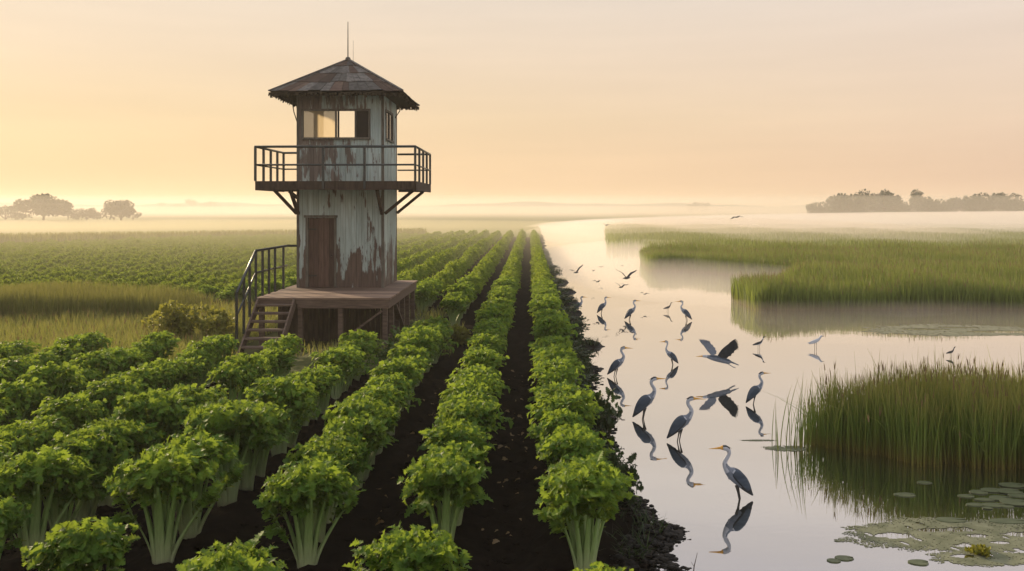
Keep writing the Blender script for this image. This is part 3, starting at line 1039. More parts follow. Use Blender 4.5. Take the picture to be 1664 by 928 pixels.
pos = scatter(r, 46000, -31, -6.6, 18.3, 30.2, strip_keep, 0)
cl = np.sin(pos[:, 0] * 1.3 + pos[:, 1]) * .5 + np.sin(pos[:, 0] * 3.7) * .3
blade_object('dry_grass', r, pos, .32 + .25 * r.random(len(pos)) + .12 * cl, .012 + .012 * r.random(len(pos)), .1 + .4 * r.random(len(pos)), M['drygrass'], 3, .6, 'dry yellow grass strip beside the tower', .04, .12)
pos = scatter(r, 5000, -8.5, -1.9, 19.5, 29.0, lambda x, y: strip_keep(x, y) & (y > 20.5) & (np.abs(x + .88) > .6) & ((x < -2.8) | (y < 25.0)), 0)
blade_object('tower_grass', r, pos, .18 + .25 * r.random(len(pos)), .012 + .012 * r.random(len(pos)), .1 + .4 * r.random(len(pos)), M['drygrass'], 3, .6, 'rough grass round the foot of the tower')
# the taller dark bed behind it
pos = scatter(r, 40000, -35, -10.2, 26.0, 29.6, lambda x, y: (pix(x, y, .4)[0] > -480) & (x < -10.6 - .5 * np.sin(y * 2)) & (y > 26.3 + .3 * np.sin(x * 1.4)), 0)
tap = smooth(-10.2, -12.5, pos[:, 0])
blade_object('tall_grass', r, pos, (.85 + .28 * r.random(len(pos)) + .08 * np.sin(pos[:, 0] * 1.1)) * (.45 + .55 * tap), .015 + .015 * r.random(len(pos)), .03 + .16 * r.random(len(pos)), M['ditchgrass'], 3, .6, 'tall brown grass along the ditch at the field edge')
yb = 9 + 62 * r.random(15000) ** 1.5
pos = np.stack([edge_x(yb) - .18 - np.abs(r.normal(size=15000)) * .26 + .06, yb, np.full(15000, -.12)], 1)
pos = pos[(pos[:, 1] > 13.5) | (r.random(15000) < .12)]
blade_object('bank_grass', r, pos, .10 + .20 * r.random(len(pos)), .012 + .012 * r.random(len(pos)), .3 + .7 * r.random(len(pos)), M['weed'], 3, .7, 'dark wet grass hanging over the bank')
# grassy boundary strip across the far field
tt_ = r.random(16000)
pos = np.stack([-75 + 62 * tt_, 66 + 40 * tt_ ** .8 + r.normal(size=16000) * 1.2, 0 * tt_], 1)
blade_object('boundary_grass', r, pos, .7 + .5 * r.random(16000), .06 + .06 * r.random(16000), .05 + .2 * r.random(16000), M['ditchgrass'], 2, .5, 'line of rough grass where the celery ends')

# ------------------------------------------------------------------ bushes, weeds
def leaf_clump(r, n, R, H, size, level='mid', lobes=5):
    c = r.normal(size=(lobes, 3)) * [R * .45, R * .45, H * .16] + [0, 0, H * .55]
    w = r.integers(0, lobes, n)
    d0 = norm(r.normal(size=(n, 3)))
    rad = (.55 + .5 * r.random(n)) * (.6 + .5 * r.random(lobes))[w]
    pos = c[w] + d0 * rad[:, None] * [R * .55, R * .55, H * .42]
    pos[:, 2] = np.abs(pos[:, 2])
    return place_leaves(level, pos, d0 * .8 + r.normal(size=(n, 3)) * .5 + [0, 0, .3], d0 + [0, 0, .6] + r.normal(size=(n, 3)) * .4, size * (.6 + .8 * r.random(n)), .5 + r.random(n))


def twigs(r, R, H, n, mat, th=.012):
    mb = MB()
    for i in range(n):
        a = r.random() * 6.283
        e = Vector((math.cos(a) * R * (.3 + .5 * r.random()), math.sin(a) * R * (.3 + .5 * r.random()), H * (.6 + .4 * r.random())))
        mb.tube([(0, 0, -.03), e * .5 + Vector((0, 0, .08 * H)), e], [th, th * .7, th * .3], 5)
    return mb.mesh('stem', mat, True)


bush_specs = [(P(300, 556), .62, .95, 'bush', 'rounded yellow-green bush beside the tower stairs'),
              (P(255, 548), .40, .55, 'bush', 'low spreading bush at the left of the rounded bush'),
              (P(352, 556), .50, .75, 'bush', 'loose grassy bush touching the stair railing'),
              (P(668, 572), .55, .62, 'greenweed', 'dark green weed clump at the corner of the tower deck'),
              (P(706, 556), .55, .58, 'greenweed', 'bushy weed clump between the tower and the second furrow'),
              (P(640, 590), .5, .45, 'greenweed', 'low weed clump below the diagonal deck brace'),
              (P(735, 560), .40, .42, 'bush', 'small olive bush at the end of a celery row')]
for i, (p, R, H, mk, lab) in enumerate(bush_specs):
    rb = np.random.default_rng(400 + i)
    root = empty('bush', p)
    V, T = leaf_clump(rb, int(900 * (R / .5) ** 1.5), R, H, .10, 'mid', 9)
    link('foliage', np_mesh('foliage', V, tris=T, mats=M[mk]), root)
    link('stem', twigs(rb, R, H * .8, 9, M['bark']), root)
    tag(root, lab, 'bush', 'bushes round the tower')

# dark weeds on the bank between the outer row and the water
weed_spec = [(984, 742, .32, .66, 'leafy dark weed leaning over the water behind the big front celery'),
             (1003, 822, .24, .50, 'dark leafy weed beside the big front celery by the water'),
             (996, 782, .20, .34, 'small dark weed on the bank over the mud'),
             (950, 660, .26, .36, 'dark weed on the bank level with the standing herons')]
for j, (y, w_) in enumerate([(11.9, .24), (13.0, .22), (14.3, .28), (15.6, .26), (16.9, .30), (18.0, .36), (19.2, .26), (20.6, .42), (22.0, .34), (23.6, .30), (25.5, .46), (27.6, .36), (30, .40), (33, .5), (36.5, .4), (41, .55), (46, .5), (52, .6)]):
    weed_spec.append((None, y, w_, .22 + .06 * math.sin(j * 2.1), f'dark bank weed, {ORD[j]} clump along the shore beyond the near weeds'))
rb = np.random.default_rng(77)
wm = []
for j in range(4):
    V, T = leaf_clump(rb, 260, .5, .9, .15, 'hi' if j < 2 else 'mid', 7)
    wm.append((np_mesh('foliage', V, tris=T, mats=M['weed']), twigs(rb, .5, .8, 7, M['bark'], .014)))
for j, (px, a, R, H, lab) in enumerate(weed_spec):
    if px is None: loc = Vector((float(edge_x(a)) - .12 - .12 * rb.random(), a, -.08))
    else: loc = P(px, a, -.06)
    root = empty('bank_weed', loc, rb.random() * 6.28)
    root.scale = (R * 1.7, R * 1.9, H * 1.25)
    f_, s2 = wm[j % 2 if j < 4 else 2 + j % 2]
    link('foliage', f_, root); link('stem', s2, root)
    tag(root, lab, 'weed', 'dark weeds along the bank')

# ------------------------------------------------------------------ soil clods and mud
def clod(r, size):
    n, k = 8, 5
    v, q = [], []
    for i in range(k + 1):
        th = math.pi * i / k
        for j in range(n):
            ph = 2 * math.pi * j / n
            rr_ = size * (.7 + .5 * r.random()) if 0 < i < k else size * .8
            v.append((math.sin(th) * math.cos(ph) * rr_ * 1.2, math.sin(th) * math.sin(ph) * rr_, math.cos(th) * rr_ * .5))
    for i in range(k):
        for j in range(n):
            q.append((i * n + j, (i + 1) * n + j, (i + 1) * n + (j + 1) % n, i * n + (j + 1) % n))
    return np.array(v), np.array(q)


r = np.random.default_rng(31)
Vs, Qs, off = [], [], 0
for i in range(4200):
    y = 6 + 12 * r.random() ** 1.4
    x = r.uniform(-7, 1.2)
    v, q = clod(r, .012 + .035 * r.random() ** 2.5)
    Vs.append(v + [x, y, .0 + .03 * r.random() - .05 * abs(math.sin((x - .5) / 1.38 * math.pi))]); Qs.append(q + off); off += len(v)
n = 520
yl = 6.2 + 13 * r.random(n) ** 1.3
xl = .5 - 1.38 * (r.integers(0, 7, n) + .5) + r.normal(size=n) * .24
V_, T_ = place_leaves('mid', np.stack([xl, yl, .0 + .03 * r.random(n)], 1), r.normal(size=(n, 3)) * [1, 1, .15], np.array([[0, 0, 1.0]]) + .4 * r.normal(size=(n, 3)), .03 + .07 * r.random(n) ** 2, 1 + r.random(n))
tag(link('leaf_litter', np_mesh('leaf_litter', V_, tris=T_, mats=M['plume'])), 'dry yellow leaf scraps lying in the furrows', kind='stuff')
tag(link('soil_clods', np_mesh('soil_clods', np.concatenate(Vs), quads=np.concatenate(Qs), mats=M['soil'], smooth=False)), 'loose dark clods lying on the soil', kind='stuff')
Vs, Qs, off = [], [], 0
for i in range(3200):
    y = 6.5 + 14 * r.random() ** 1.5
    x = float(edge_x(y)) - .12 + r.normal() * .17
    v, q = clod(r, .010 + .055 * r.random() ** 4)
    Vs.append(v + [x, y, -.12 - .25 * max(x - float(edge_x(y)), -.4)]); Qs.append(q + off); off += len(v)
tag(link('mud_bank', np_mesh('mud_bank', np.concatenate(Vs), quads=np.concatenate(Qs), mats=M['mud'], smooth=True)), 'lumpy black mud along the waterline', kind='stuff')
for px, py, s, lab in [(1105, 864, .085, 'small flat mud lump alone in the water below the herons'),
                       (1072, 909, .13, 'larger black mud lump in the shallows nearest the camera'),
                       (1040, 828, .12, 'round mud lump against the bank above the bay'),
                       (1096, 924, .12, 'mud lump at the very bottom edge of the water')]:
    vv, qq, of = [], [], 0
    for _ in range(46):
        a_, d_ = r.random() * 6.283, s * 1.5 * r.random() ** .7
        v, q = clod(r, s * (.14 + .26 * r.random() ** 2))
        vv.append(v + [math.cos(a_) * d_, math.sin(a_) * d_ * .8, .35 * s * (1 - d_ / (1.5 * s)) - .02]); qq.append(q + of); of += len(v)
    V, Q = np.concatenate(vv), np.concatenate(qq)
    tag(link('mud_lump', np_mesh('mud_lump', V, quads=Q, mats=M['mud'], smooth=True), None, P(px, py, WATER_Z)), lab, 'mud lump', 'mud lumps in the shallows')

# ------------------------------------------------------------------ floating plants
def pad_mesh(name, pts, th=.006, z=0.0, mat='pad', wavy=0.0, r=None):
    n = len(pts)
    v = [(x, y, z + th) for x, y in pts] + [(x, y, z - .004) for x, y in pts]
    me = bpy.data.meshes.new(name)
    me.from_pydata(v, [], [tuple(range(n))] + [(i, i + n, (i + 1) % n + n, (i + 1) % n) for i in range(n)])
    me.materials.append(M[mat]); me.update()
    return me


def pad_outline(rx, ry, r, n=22, notch=True):
    out = []
    a0 = r.random() * 6.28
    for i in range(n):
        a = 6.283 * i / n
        k = 1 + .05 * math.sin(3 * a + a0) + .03 * r.normal()
        if notch and i == 0: k = .25
        out.append((rx * k * math.cos(a + a0 * 0), ry * k * math.sin(a)))
    return out


r = np.random.default_rng(41)
pads = [(1471, 804, .16, .11, 'single lily pad floating under the reed reflection'), (1372, 907, .115, .09, 'narrow lily pad drifting in open water by the mats'),
        (1355, 911, .085, .07, 'small pale lily pad beside the narrow drifting pad'), (1493, 914, .13, .10, 'lily pad just below the large duckweed mat'),
        (1502, 784, .12, .08, 'faint lily pad close to the foot of the reeds'), (1640, 847, .3, .12, 'long lily pad behind the duckweed mat'),
        (1545, 845, .22, .12, 'oval pad lying on the far rim of the duckweed mat')]
for px, py, rx, ry, lab in pads:
    tag(link('lily_pad', pad_mesh('lily_pad', pad_outline(rx * .85, ry * .7, r)), None, P(px, py, WATER_Z + .004)), lab, 'lily pad', 'single lily pads')
k = 0
WHERE = ['outermost', 'inner', 'smallest', 'broad', 'long', 'pale', 'overlapping', 'tilted', 'rear', 'front', 'thin', 'rounded', 'dull']
for px, py, rx in [(px_, py_, rx_ * .8) for px_, py_, rx_ in [(1570, 806, .13), (1590, 800, .14), (1612, 797, .2), (1640, 799, .2), (1660, 805, .22), (1600, 812, .16), (1625, 810, .18), (1650, 817, .24), (1585, 820, .15), (1615, 821, .2), (1605, 826, .08), (1645, 789, .22), (1636, 823, .12)]]:
    tag(link('lily_pad', pad_mesh('lily_pad', pad_outline(rx, rx * r.uniform(.4, .7), r), z=.002 * (k % 4)), None, P(px, py, WATER_Z + .004)), 'flat lily pad among the cluster floating before the dark reeds', 'lily pad', 'clustered lily pads before the reeds')
    k += 1


def mat_mesh(name, cx, cy, rx, ry, holes, seed, res=.014):
    """duckweed mat: a ragged sheet with open holes of water"""
    r = np.random.default_rng(seed)
    nx_, ny_ = int(2 * rx / res), int(2 * ry / res)
    gx = np.linspace(-rx, rx, nx_); gy = np.linspace(-ry, ry, ny_)
    X, Y = np.meshgrid(gx, gy)
    a = np.arctan2(Y / ry, X / rx); d = np.hypot(X / rx, Y / ry)
    lim = .84 + .07 * np.sin(3 * a + seed) + .05 * np.sin(7 * a + 2) + .04 * np.sin(17 * a)
    fine = .05 * np.sin(X * 31 + 3 * np.sin(Y * 23)) * np.sin(Y * 37 + X * 9) + .05 * (r.random(X.shape) - .5)
    keep = d + fine < lim
    for hx, hy, hr, hq in holes:
        keep &= np.hypot((X - hx) / hr, (Y - hy) / hq) + fine * 3 > 1
    fine2 = np.sin(X * 61 + 4 * np.sin(Y * 47)) * np.sin(Y * 83 + X * 21)
    keep &= d + .10 * fine2 + .16 * np.sin(X * 5.3 + 1) * np.sin(Y * 9 + seed) * (d > .5) < lim + .02
    keep &= (r.random(X.shape) > .03 + .25 * np.clip((d - .6) / .3, 0, 1))
    sp = np.sin(X * 13 + 2) * np.sin(Y * 17 + X * 5) + .6 * np.sin(X * 29 + Y * 11)
    keep &= ~((sp > 1.18) & (d > .25))
    Zz = .003 + .002 * r.random(X.shape)
    vid = np.arange(X.size).reshape(X.shape)
    q = np.stack([vid[:-1, :-1], vid[:-1, 1:], vid[1:, 1:], vid[1:, :-1]], -1)[keep[:-1, :-1]]
    used, inv = np.unique(q, return_inverse=True)
    V = np.stack([X, Y, Zz], -1).reshape(-1, 3)[used]
    return np_mesh(name, V, quads=inv.reshape(-1, 4), mats=M['duckweed'])


c = P(1560, 871, WATER_Z)
tag(link('duckweed', mat_mesh('duckweed', 0, 0, 1.62, .62, [(-.75, -.02, .22, .09), (-.25, .16, .16, .06), (.05, .18, .2, .07), (.2, .0, .12, .05), (.75, .05, .25, .07), (.95, -.12, .22, .05), (.35, -.2, .1, .04), (-.1, -.3, .12, .05)], 3), None, c), 'large olive duckweed mat with dark holes', kind='stuff')
c = P(1615, 908, WATER_Z)
tag(link('duckweed', mat_mesh('duckweed', 0, 0, .85, .24, [(-.3, .05, .12, .05)], 8), None, c), 'ragged duckweed strip below the yellow plant', kind='stuff')
c = P(1275, 729, WATER_Z)
tag(link('duckweed', mat_mesh('duckweed', 0, 0, .42, .19, [], 5), None, c), 'thin duckweed film at the tip of the reed bed', kind='stuff')
c = P(1232, 716, WATER_Z)
tag(link('duckweed', mat_mesh('duckweed', 0, 0, .36, .05, [], 6), None, c), 'thin floating green streak left of the reed bed', kind='stuff')
c = P(1560, 537, WATER_Z)
tag(link('duckweed', mat_mesh('duckweed', 0, 0, 3.6, 1.5, [(-1, .2, .8, .2), (1, -.3, 1, .25), (.2, .6, .7, .15)], 9, .07), None, c), 'pale floating weed beyond the reed bed', kind='stuff')
# the yellow tuft
p = P(1592, 900, WATER_Z)
root = empty('water_plant', p)
n = 150
d0 = norm(r.normal(size=(n, 3)) * [1, 1, .5] + [0, 0, .8])
V, T = place_leaves('mid', d0 * [.05, .05, .02] + [0, 0, .01] + r.normal(size=(n, 3)) * [.035, .035, .004], d0 + [0, 0, .5], r.normal(size=(n, 3)), .038 + .025 * r.random(n))
link('foliage', np_mesh('foliage', V, tris=T, mats=M['yellowplant']), root)
link('stem', twigs(r, .05, .05, 6, M['greenweed'], .004), root)
tag(root, 'small yellow-green plant tuft sitting on the duckweed', 'water plant')
# the dead stem at the bottom edge
mb = MB(); p = P(1126, 940, WATER_Z)
mb.tube([p, p + Vector((.012, 0, .12)), p + Vector((.045, 0, .26))], [.006, .005, .002], 6)
mb.tube([p + Vector((.012, 0, .12)), p + Vector((-.02, 0, .17))], [.003, .0015], 5)
tag(mb.build('dead_stem', M['bark'], smooth=True), 'thin dark dead stem sticking out of the shallows', 'plant stem')

# ------------------------------------------------------------------ trees
def tree(name, loc, H, W, seed, label, group, trunk_h=.3, lobes=9, leaves=1500, cat='tree'):
    r = np.random.default_rng(seed)
    root = empty(name, loc)
    mb = MB()
    mb.tube([(0, 0, -.3), (.03 * H, 0, H * trunk_h), (.02 * H, .02 * H, H * .62)], [H * .045, H * .032, H * .014], 7)
    cen = []
    for i in range(lobes):
        a = r.random() * 6.283; q = r.random() ** .5
        cen.append((math.cos(a) * q * W * .36, math.sin(a) * q * W * .30, H * (trunk_h + .10 + (.74 - trunk_h) * r.random() * (1 - .40 * q))))
        mb.tube([(.02 * H, 0, H * trunk_h * (.7 + .5 * r.random())), Vector(cen[-1]) * .6 + Vector((0, 0, H * .1)), cen[-1]], [H * .016, H * .010, H * .004], 5)
    cen = np.array(cen)
    w = r.integers(0, lobes, leaves)
    d0 = norm(r.normal(size=(leaves, 3)))
    lr = (.13 + .10 * r.random(lobes))[w]
    pos = cen[w] + d0 * ((.55 + .55 * r.random(leaves)) * lr)[:, None] * [W * 1.0, W * .8, H * .95]
    pos[:, 2] = np.maximum(pos[:, 2], H * (trunk_h * .5))
    pos[:, 2] = np.minimum(pos[:, 2], H)
    V, T = place_leaves('mid', pos, d0 + r.normal(size=(leaves, 3)) * .7, d0 + r.normal(size=(leaves, 3)) * .5, H * (.045 + .05 * r.random(leaves)))
    link('trunk', mb.mesh('trunk', M['bark'], True), root)
    link('crown', np_mesh('crown', V, tris=T, mats=M['tree']), root)
    tag(root, label, cat, group)


def at_d(px, D, z=0):
    s = (px - CX) / F
    c, sn = math.cos(YAW), math.sin(YAW)
    return Vector((D * (-sn + c * s), D * (c + sn * s), z))


LT = 'trees standing in the haze beyond the field'
tree('tree', at_d(70, 240), 8.6, 16, 1, 'broad spreading tree, the largest in the haze beyond the field', LT, .14, 17, 3600)
tree('tree', at_d(196, 236), 7.0, 9.5, 2, 'tall narrow tree at the end of the hazy clump', LT, .10, 12, 2400)
tree('tree', at_d(140, 240), 4.6, 8, 3, 'low rounded tree between the broad and the narrow tree', LT, .04, 9, 1700)
tree('tree', at_d(8, 246), 5.2, 13, 4, 'low tree under the left side of the broad tree', LT, .04, 9, 1700)
tree('tree', at_d(110, 246), 4.0, 8, 41, 'small tree close to the right foot of the broad tree', LT, .1, 7, 1000)
tree('tree', at_d(216, 238), 3.4, 4.5, 42, 'small bush-like tree below the narrow tree', LT, .08, 6, 800)
RT = 'trees of the wood above the mist bank'
right = [(1330, 7.2, 8.5, 'lowest tree at the open end of the wood'), (1352, 9.3, 9, 'rounded tree second from the open end of the wood'), (1378, 10.8, 11, 'full tree before the crest of the wood'),
         (1408, 11.8, 13, 'highest broad crown of the wood'), (1438, 11.2, 11, 'tall crown just past the highest one of the wood'), (1464, 9.4, 9, 'lower tree in the first dip of the wood'),
         (1490, 10.6, 10, 'pointed tree between the two dips of the wood'), (1516, 9.0, 10, 'lower tree in the second dip of the wood'), (1540, 9.6, 9, 'tree at the start of the second rise of the wood'),
         (1566, 10.2, 10, 'even-topped tree on the second rise of the wood'), (1595, 11.0, 11, 'tallest crown of the second rise of the wood'), (1622, 10.6, 10, 'wide crown after the second rise of the wood'),
         (1648, 9.2, 10, 'sloping tree where the wood drops again'), (1676, 8.8, 10, 'last tree of the wood at the edge of the view')]
for i, (px, H, W, lab) in enumerate(right):
    tree('tree', at_d(px, 318 + 14 * math.sin(i * 2.4)), H * .98, W * 1.1, 10 + i, lab, RT, .06, 13, 2000)
DT = 'distant trees on the horizon'
for i, (px, H, W, D, lab) in enumerate([(1124, 8.2, 8, 560, 'small distant tree, first of the pair on the horizon'), (1140, 9.2, 11, 560, 'wider distant tree, second of the pair on the horizon')]):
    tree('tree', at_d(px, D), H, W, 60 + i, lab, DT, .15, 7, 700)
for i, (px, H, W) in enumerate([(285, 11.0, 22), (312, 11.8, 26), (340, 10.6, 22), (262, 8.8, 18), (370, 8.6, 20)]):
    tree('tree', at_d(px, 660), H, W, 70 + i, ['pale distant tree second in the far group beyond the ditch', 'highest pale tree of the far group', 'pale tree just after the highest of the far group', 'low pale tree opening the far group', 'low pale tree closing the far group beside the tower'][i], DT, .1, 7, 700)

# ------------------------------------------------------------------ the watch tower
TX0, TX1, TY0, TY1 = -6.68, -4.19, 24.6, 27.0
DECK, BAL, TOP = 1.30, 4.31, 6.90
O = Vector((-5.43, 25.8, 0))
tower = empty('watchtower', O)
tag(tower, 'weathered wooden watchtower with railed balcony, peeling blue paint and hipped roof', 'watchtower')
TB = lambda: MB(O)
rt = np.random.default_rng(5)


def boards(mb, axis, a0, a1, fixed, sign, spans, z0, z1, openings, bw=.155, th=.028, m=0):
    """vertical boards along one wall; openings: (a, b, zlo, zhi)"""
    n = max(1, round((a1 - a0) / bw)); w = (a1 - a0) / n
    for i in range(n):
        p, q = a0 + i * w + .003, a0 + (i + 1) * w - .003
        off_ = rt.uniform(-.004, .006)
        cuts = [(p, q)]
        segs = []
        edges = sorted({p, q, *[e for o in openings for e in (o[0], o[1]) if p < e < q]})
        for e0, e1 in zip(edges[:-1], edges[1:]):
            mid = (e0 + e1) / 2
            zs = [(z0, z1)]
            for o in openings:
                if o[0] < mid < o[1]:
                    nz = []
                    for lo, hi in zs:
                        if o[3] <= lo or o[2] >= hi: nz.append((lo, hi)); continue
                        if o[2] > lo: nz.append((lo, o[2]))
                        if o[3] < hi: nz.append((o[3], hi))
                    zs = nz
            for lo, hi in zs: segs.append((e0, e1, lo, hi))
        for e0, e1, lo, hi in segs:
            if e1 - e0 < .004: continue
            f0, f1 = sorted((fixed + sign * (off_ + .0), fixed - sign * th))
            if axis == 'x': mb.box(e0, e1, f0, f1, lo, hi, m)
            else: mb.box(f0, f1, e0, e1, lo, hi, m)


DOOR = (-6.355, -5.60, DECK, 3.30)
WIN = (-6.50, -4.62, 5.60, 6.37)
SWIN = (24.98, 26.15, 5.60, 6.40)
BWIN = (-6.50, -5.335, 5.62, 6.72)
mb = TB()
boards(mb, 'x', TX0, TX1, TY0, -1, None, DECK, BAL - .02, [DOOR])
fw = mb.build('lower_front_wall', M['paint'], tower)
mb = TB()
boards(mb, 'x', TX0, TX1, TY0, -1, None, BAL - .017, TOP, [WIN])
mb.build('upper_front_wall', M['paint_upper'], tower)
mb = TB()
boards(mb, 'y', TY0 + .03, TY1, TX1, 1, None, DECK, BAL - .02, [])
mb.build('lower_side_wall', M['paint'], tower)
mb = TB()
boards(mb, 'y', TY0 + .03, TY1, TX1, 1, None, BAL - .017, TOP, [SWIN])
mb.build('upper_side_wall', M['paint_upper'], tower)
mb = TB()
boards(mb, 'y', TY0 + .03, TY1, TX0, -1, None, DECK, TOP, [(25.2, 26.5, 5.6, 6.5)])
mb.build('far_side_wall', M['paint_upper'], tower)
mb = TB()
boards(mb, 'x', TX0 + .03, TX1 - .03, TY1, 1, None, DECK, TOP, [BWIN])
mb.build('back_wall', M['inner'], tower)
# corner posts
for x, y in ((TX0 - .012, TY0 - .014), (TX1 - .063, TY0 - .014), (TX1 - .063, TY1 - .06), (TX0 - .012, TY1 - .06)):
    mb = TB(); mb.box(x, x + .075, y, y + .075, DECK - .004, TOP + .004); mb.build('corner_post', M['framewood'], tower)
mb = TB(); mb.box(TX0 + .04, TX1 - .04, TY0 + .04, TY1 - .04, BAL - .06, BAL - .0); mb.build('cabin_floor', M['darkwood'], tower)
mb = TB(); mb.box(TX0 + .04, TX1 - .04, TY0 + .04, TY1 - .04, TOP - .08, TOP - .04); mb.build('ceiling', M['inner'], tower)

# front window: frame, three panes
def window(name, axis, a0, a1, z0, z1, fixed, sign, splits, panes, proud=.03):
    mb = TB()
    def bar(p, q, lo, hi, d0=-.045, d1=proud):
        f0, f1 = sorted((fixed + sign * d0, fixed + sign * d1))
        if axis == 'x': mb.box(p, q, f0, f1, lo, hi)
        else: mb.box(f0, f1, p, q, lo, hi)
    t = .055
    bar(a0 - t, a1 + t, z1 - .005, z1 + t); bar(a0 - t, a1 + t, z0 - t, z0 + .005, -.045, proud + .03)
    bar(a0 - t, a0 + .004, z0 + .005, z1 - .005); bar(a1 - .004, a1 + t, z0 + .005, z1 - .005)
    for s in splits: bar(s - .025, s + .025, z0 + .006, z1 - .006, -.04, proud - .008)
    w = mb.build('window' if name is None else name, M['framewood'], tower)
    ed = [a0, *splits, a1]
    for i, pm in enumerate(panes):
        if pm is None: continue
        mb = MB(O)
        p, q = ed[i] + .012, ed[i + 1] - .012
        f0, f1 = sorted((fixed - sign * .012, fixed - sign * .006))
        if axis == 'x': mb.box(p, q, f0, f1, z0 + .008, z1 - .008)
        else: mb.box(f0, f1, p, q, z0 + .008, z1 - .008)
        mb.build('pane', M[pm], w)
    return w


w = window(None, 'x', WIN[0], WIN[1], WIN[2], WIN[3], TY0, -1, [-5.56, -4.995], ['dustglass', None, 'shadepane'])
mb = MB(O); mb.box(-5.0 + .03, -4.64, TY0 + .06, TY0 + .075, 5.86, 5.875); mb.build('bar', M['framewood'], w)
window(None, 'y', SWIN[0], SWIN[1], SWIN[2], SWIN[3], TX1, 1, [25.55], ['shadepane', 'shadepane'])
window(None, 'x', BWIN[0], BWIN[1], BWIN[2], BWIN[3], TY1, 1, [-6.02], [None, None], .02)
# door
dr = empty('door_tmp', (0, 0, 0)); bpy.data.objects.remove(dr)
mb = TB()
n = 5; ww = (DOOR[1] - DOOR[0] - .02) / n
for i in range(n):
    d_ = rt.uniform(-.004, .004)
    mb.box(DOOR[0] + .01 + i * ww + .003, DOOR[0] + .01 + (i + 1) * ww - .003, TY0 + .002 + d_, TY0 + .035, DECK + .02, DOOR[3] - .012)
door = mb.build('door', M['doorwood'], tower)
mb = TB(); mb.tube([(-5.68, TY0 + .01, 2.22), (-5.68, TY0 - .03, 2.22), (-5.68, TY0 - .045, 2.22), (-5.68, TY0 - .075, 2.22)], [.014, .014, .032, .026], 10); mb.build('handle', M['knob'], door, True)
for z in (1.62, 2.95):
    mb = TB(); mb.box(DOOR[0] + .012, DOOR[0] + .24, TY0 - .008, TY0 - .003, z, z + .045); mb.build('hinge', M['knob'], door)
mb = TB()
mb.box(DOOR[0] - .075, DOOR[0] + .006, TY0 - .035, TY0 + .02, DECK + .006, DOOR[3] + .003)
mb.box(DOOR[1] - .006, DOOR[1] + .055, TY0 - .035, TY0 + .02, DECK + .006, DOOR[3] + .003)
mb.box(DOOR[0] - .12, DOOR[1] + .08, TY0 - .05, TY0 + .02, DOOR[3] + .006, DOOR[3] + .075)
mb.build('door_frame', M['framewood'], tower)

# balcony: floor, fascia, joists, railing
BX0, BX1, BY0, BY1R, BY1L = -7.55, -3.14, 23.55, 27.1, 26.3
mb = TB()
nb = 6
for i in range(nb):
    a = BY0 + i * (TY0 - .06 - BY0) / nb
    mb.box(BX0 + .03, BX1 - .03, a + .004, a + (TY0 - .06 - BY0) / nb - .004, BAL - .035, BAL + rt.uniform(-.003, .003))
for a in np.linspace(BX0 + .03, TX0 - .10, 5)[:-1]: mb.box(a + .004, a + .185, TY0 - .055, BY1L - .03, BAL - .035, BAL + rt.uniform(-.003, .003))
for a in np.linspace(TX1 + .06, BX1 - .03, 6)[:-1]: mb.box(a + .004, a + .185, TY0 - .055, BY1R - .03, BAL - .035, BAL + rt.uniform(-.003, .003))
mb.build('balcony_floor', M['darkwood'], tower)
for (p, q) in (((BX0, BY0), (BX1, BY0)), ((BX1, BY0 + .045), (BX1, BY1R)), ((BX0, BY0 + .045), (BX0, BY1L))):
    mb = TB()
    if p[1] == q[1]:
        for a, b2 in zip(np.linspace(p[0], q[0], 5)[:-1], np.linspace(p[0], q[0], 5)[1:]):
            mb.box(a + .002, b2 - .002, p[1] - .022 + rt.uniform(-.004, .004), p[1] + .022, BAL - .235 + rt.uniform(-.008, .008), BAL + .012)
    else: mb.box(p[0] - .022, p[0] + .022, p[1] + .003, q[1], BAL - .24, BAL + .012)
    mb.build('balcony_fascia', M['darkwood'], tower)
for x in np.linspace(BX0 + .25, BX1 - .25, 9):
    mb = TB(); y1_ = TY0 - .05 if TX0 - .05 < x < TX1 + .05 else (BY1L if x < TX0 else BY1R) - .05
    mb.box(x - .035, x + .035, BY0 + .03, y1_, BAL - .20, BAL - .04); mb.build('joist', M['darkwood'], tower)
for sx, sp in ((BX0, BY1L), (BX1, BY1R)):
    mb = TB()
    x0, x1 = (sx + .03, TX0 - .05) if sx < TX0 else (TX1 + .05, sx - .03)
    mb.box(x0, x1, sp - .045, sp - .0, BAL - .23, BAL + .008); mb.build('balcony_fascia', M['darkwood'], tower)
RT_, RM_ = 5.27, 4.77
rr_ = .033
mb = TB()
mb.tube([(TX0 - .02, BY1L - .03, RT_), (BX0, BY1L - .03, RT_)], rr_, 8)
mb.tube([(BX0, BY1L - .03, RT_), (BX0, BY0, RT_)], rr_, 8)
mb.tube([(BX0 - .02, BY0, RT_), (BX1 + .02, BY0, RT_)], rr_ * 1.05, 8)
mb.tube([(BX1, BY0, RT_), (BX1, BY1R - .03, RT_)], rr_, 8)
mb.tube([(BX1, BY1R - .03, RT_), (TX1 + .02, BY1R - .03, RT_)], rr_, 8)
mb.build('handrail', M['rail'], tower, True)
mb = TB()
q_ = .023
mb.tube([(BX0, BY1L - .03, RM_), (BX0, BY0, RM_)], q_, 8)
mb.tube([(BX0, BY0 - .003, RM_), (BX1, BY0 - .003, RM_)], q_ * 1.15, 8)
mb.tube([(BX1, BY0, RM_), (BX1, BY1R - .03, RM_)], q_, 8)
mb.tube([(TX0 - .02, BY1L - .03, RM_), (BX0, BY1L - .03, RM_)], q_, 8)
mb.tube([(BX1, BY1R - .03, RM_), (TX1 + .02, BY1R - .03, RM_)], q_, 8)
mb.build('middle_rail', M['rail'], tower, True)
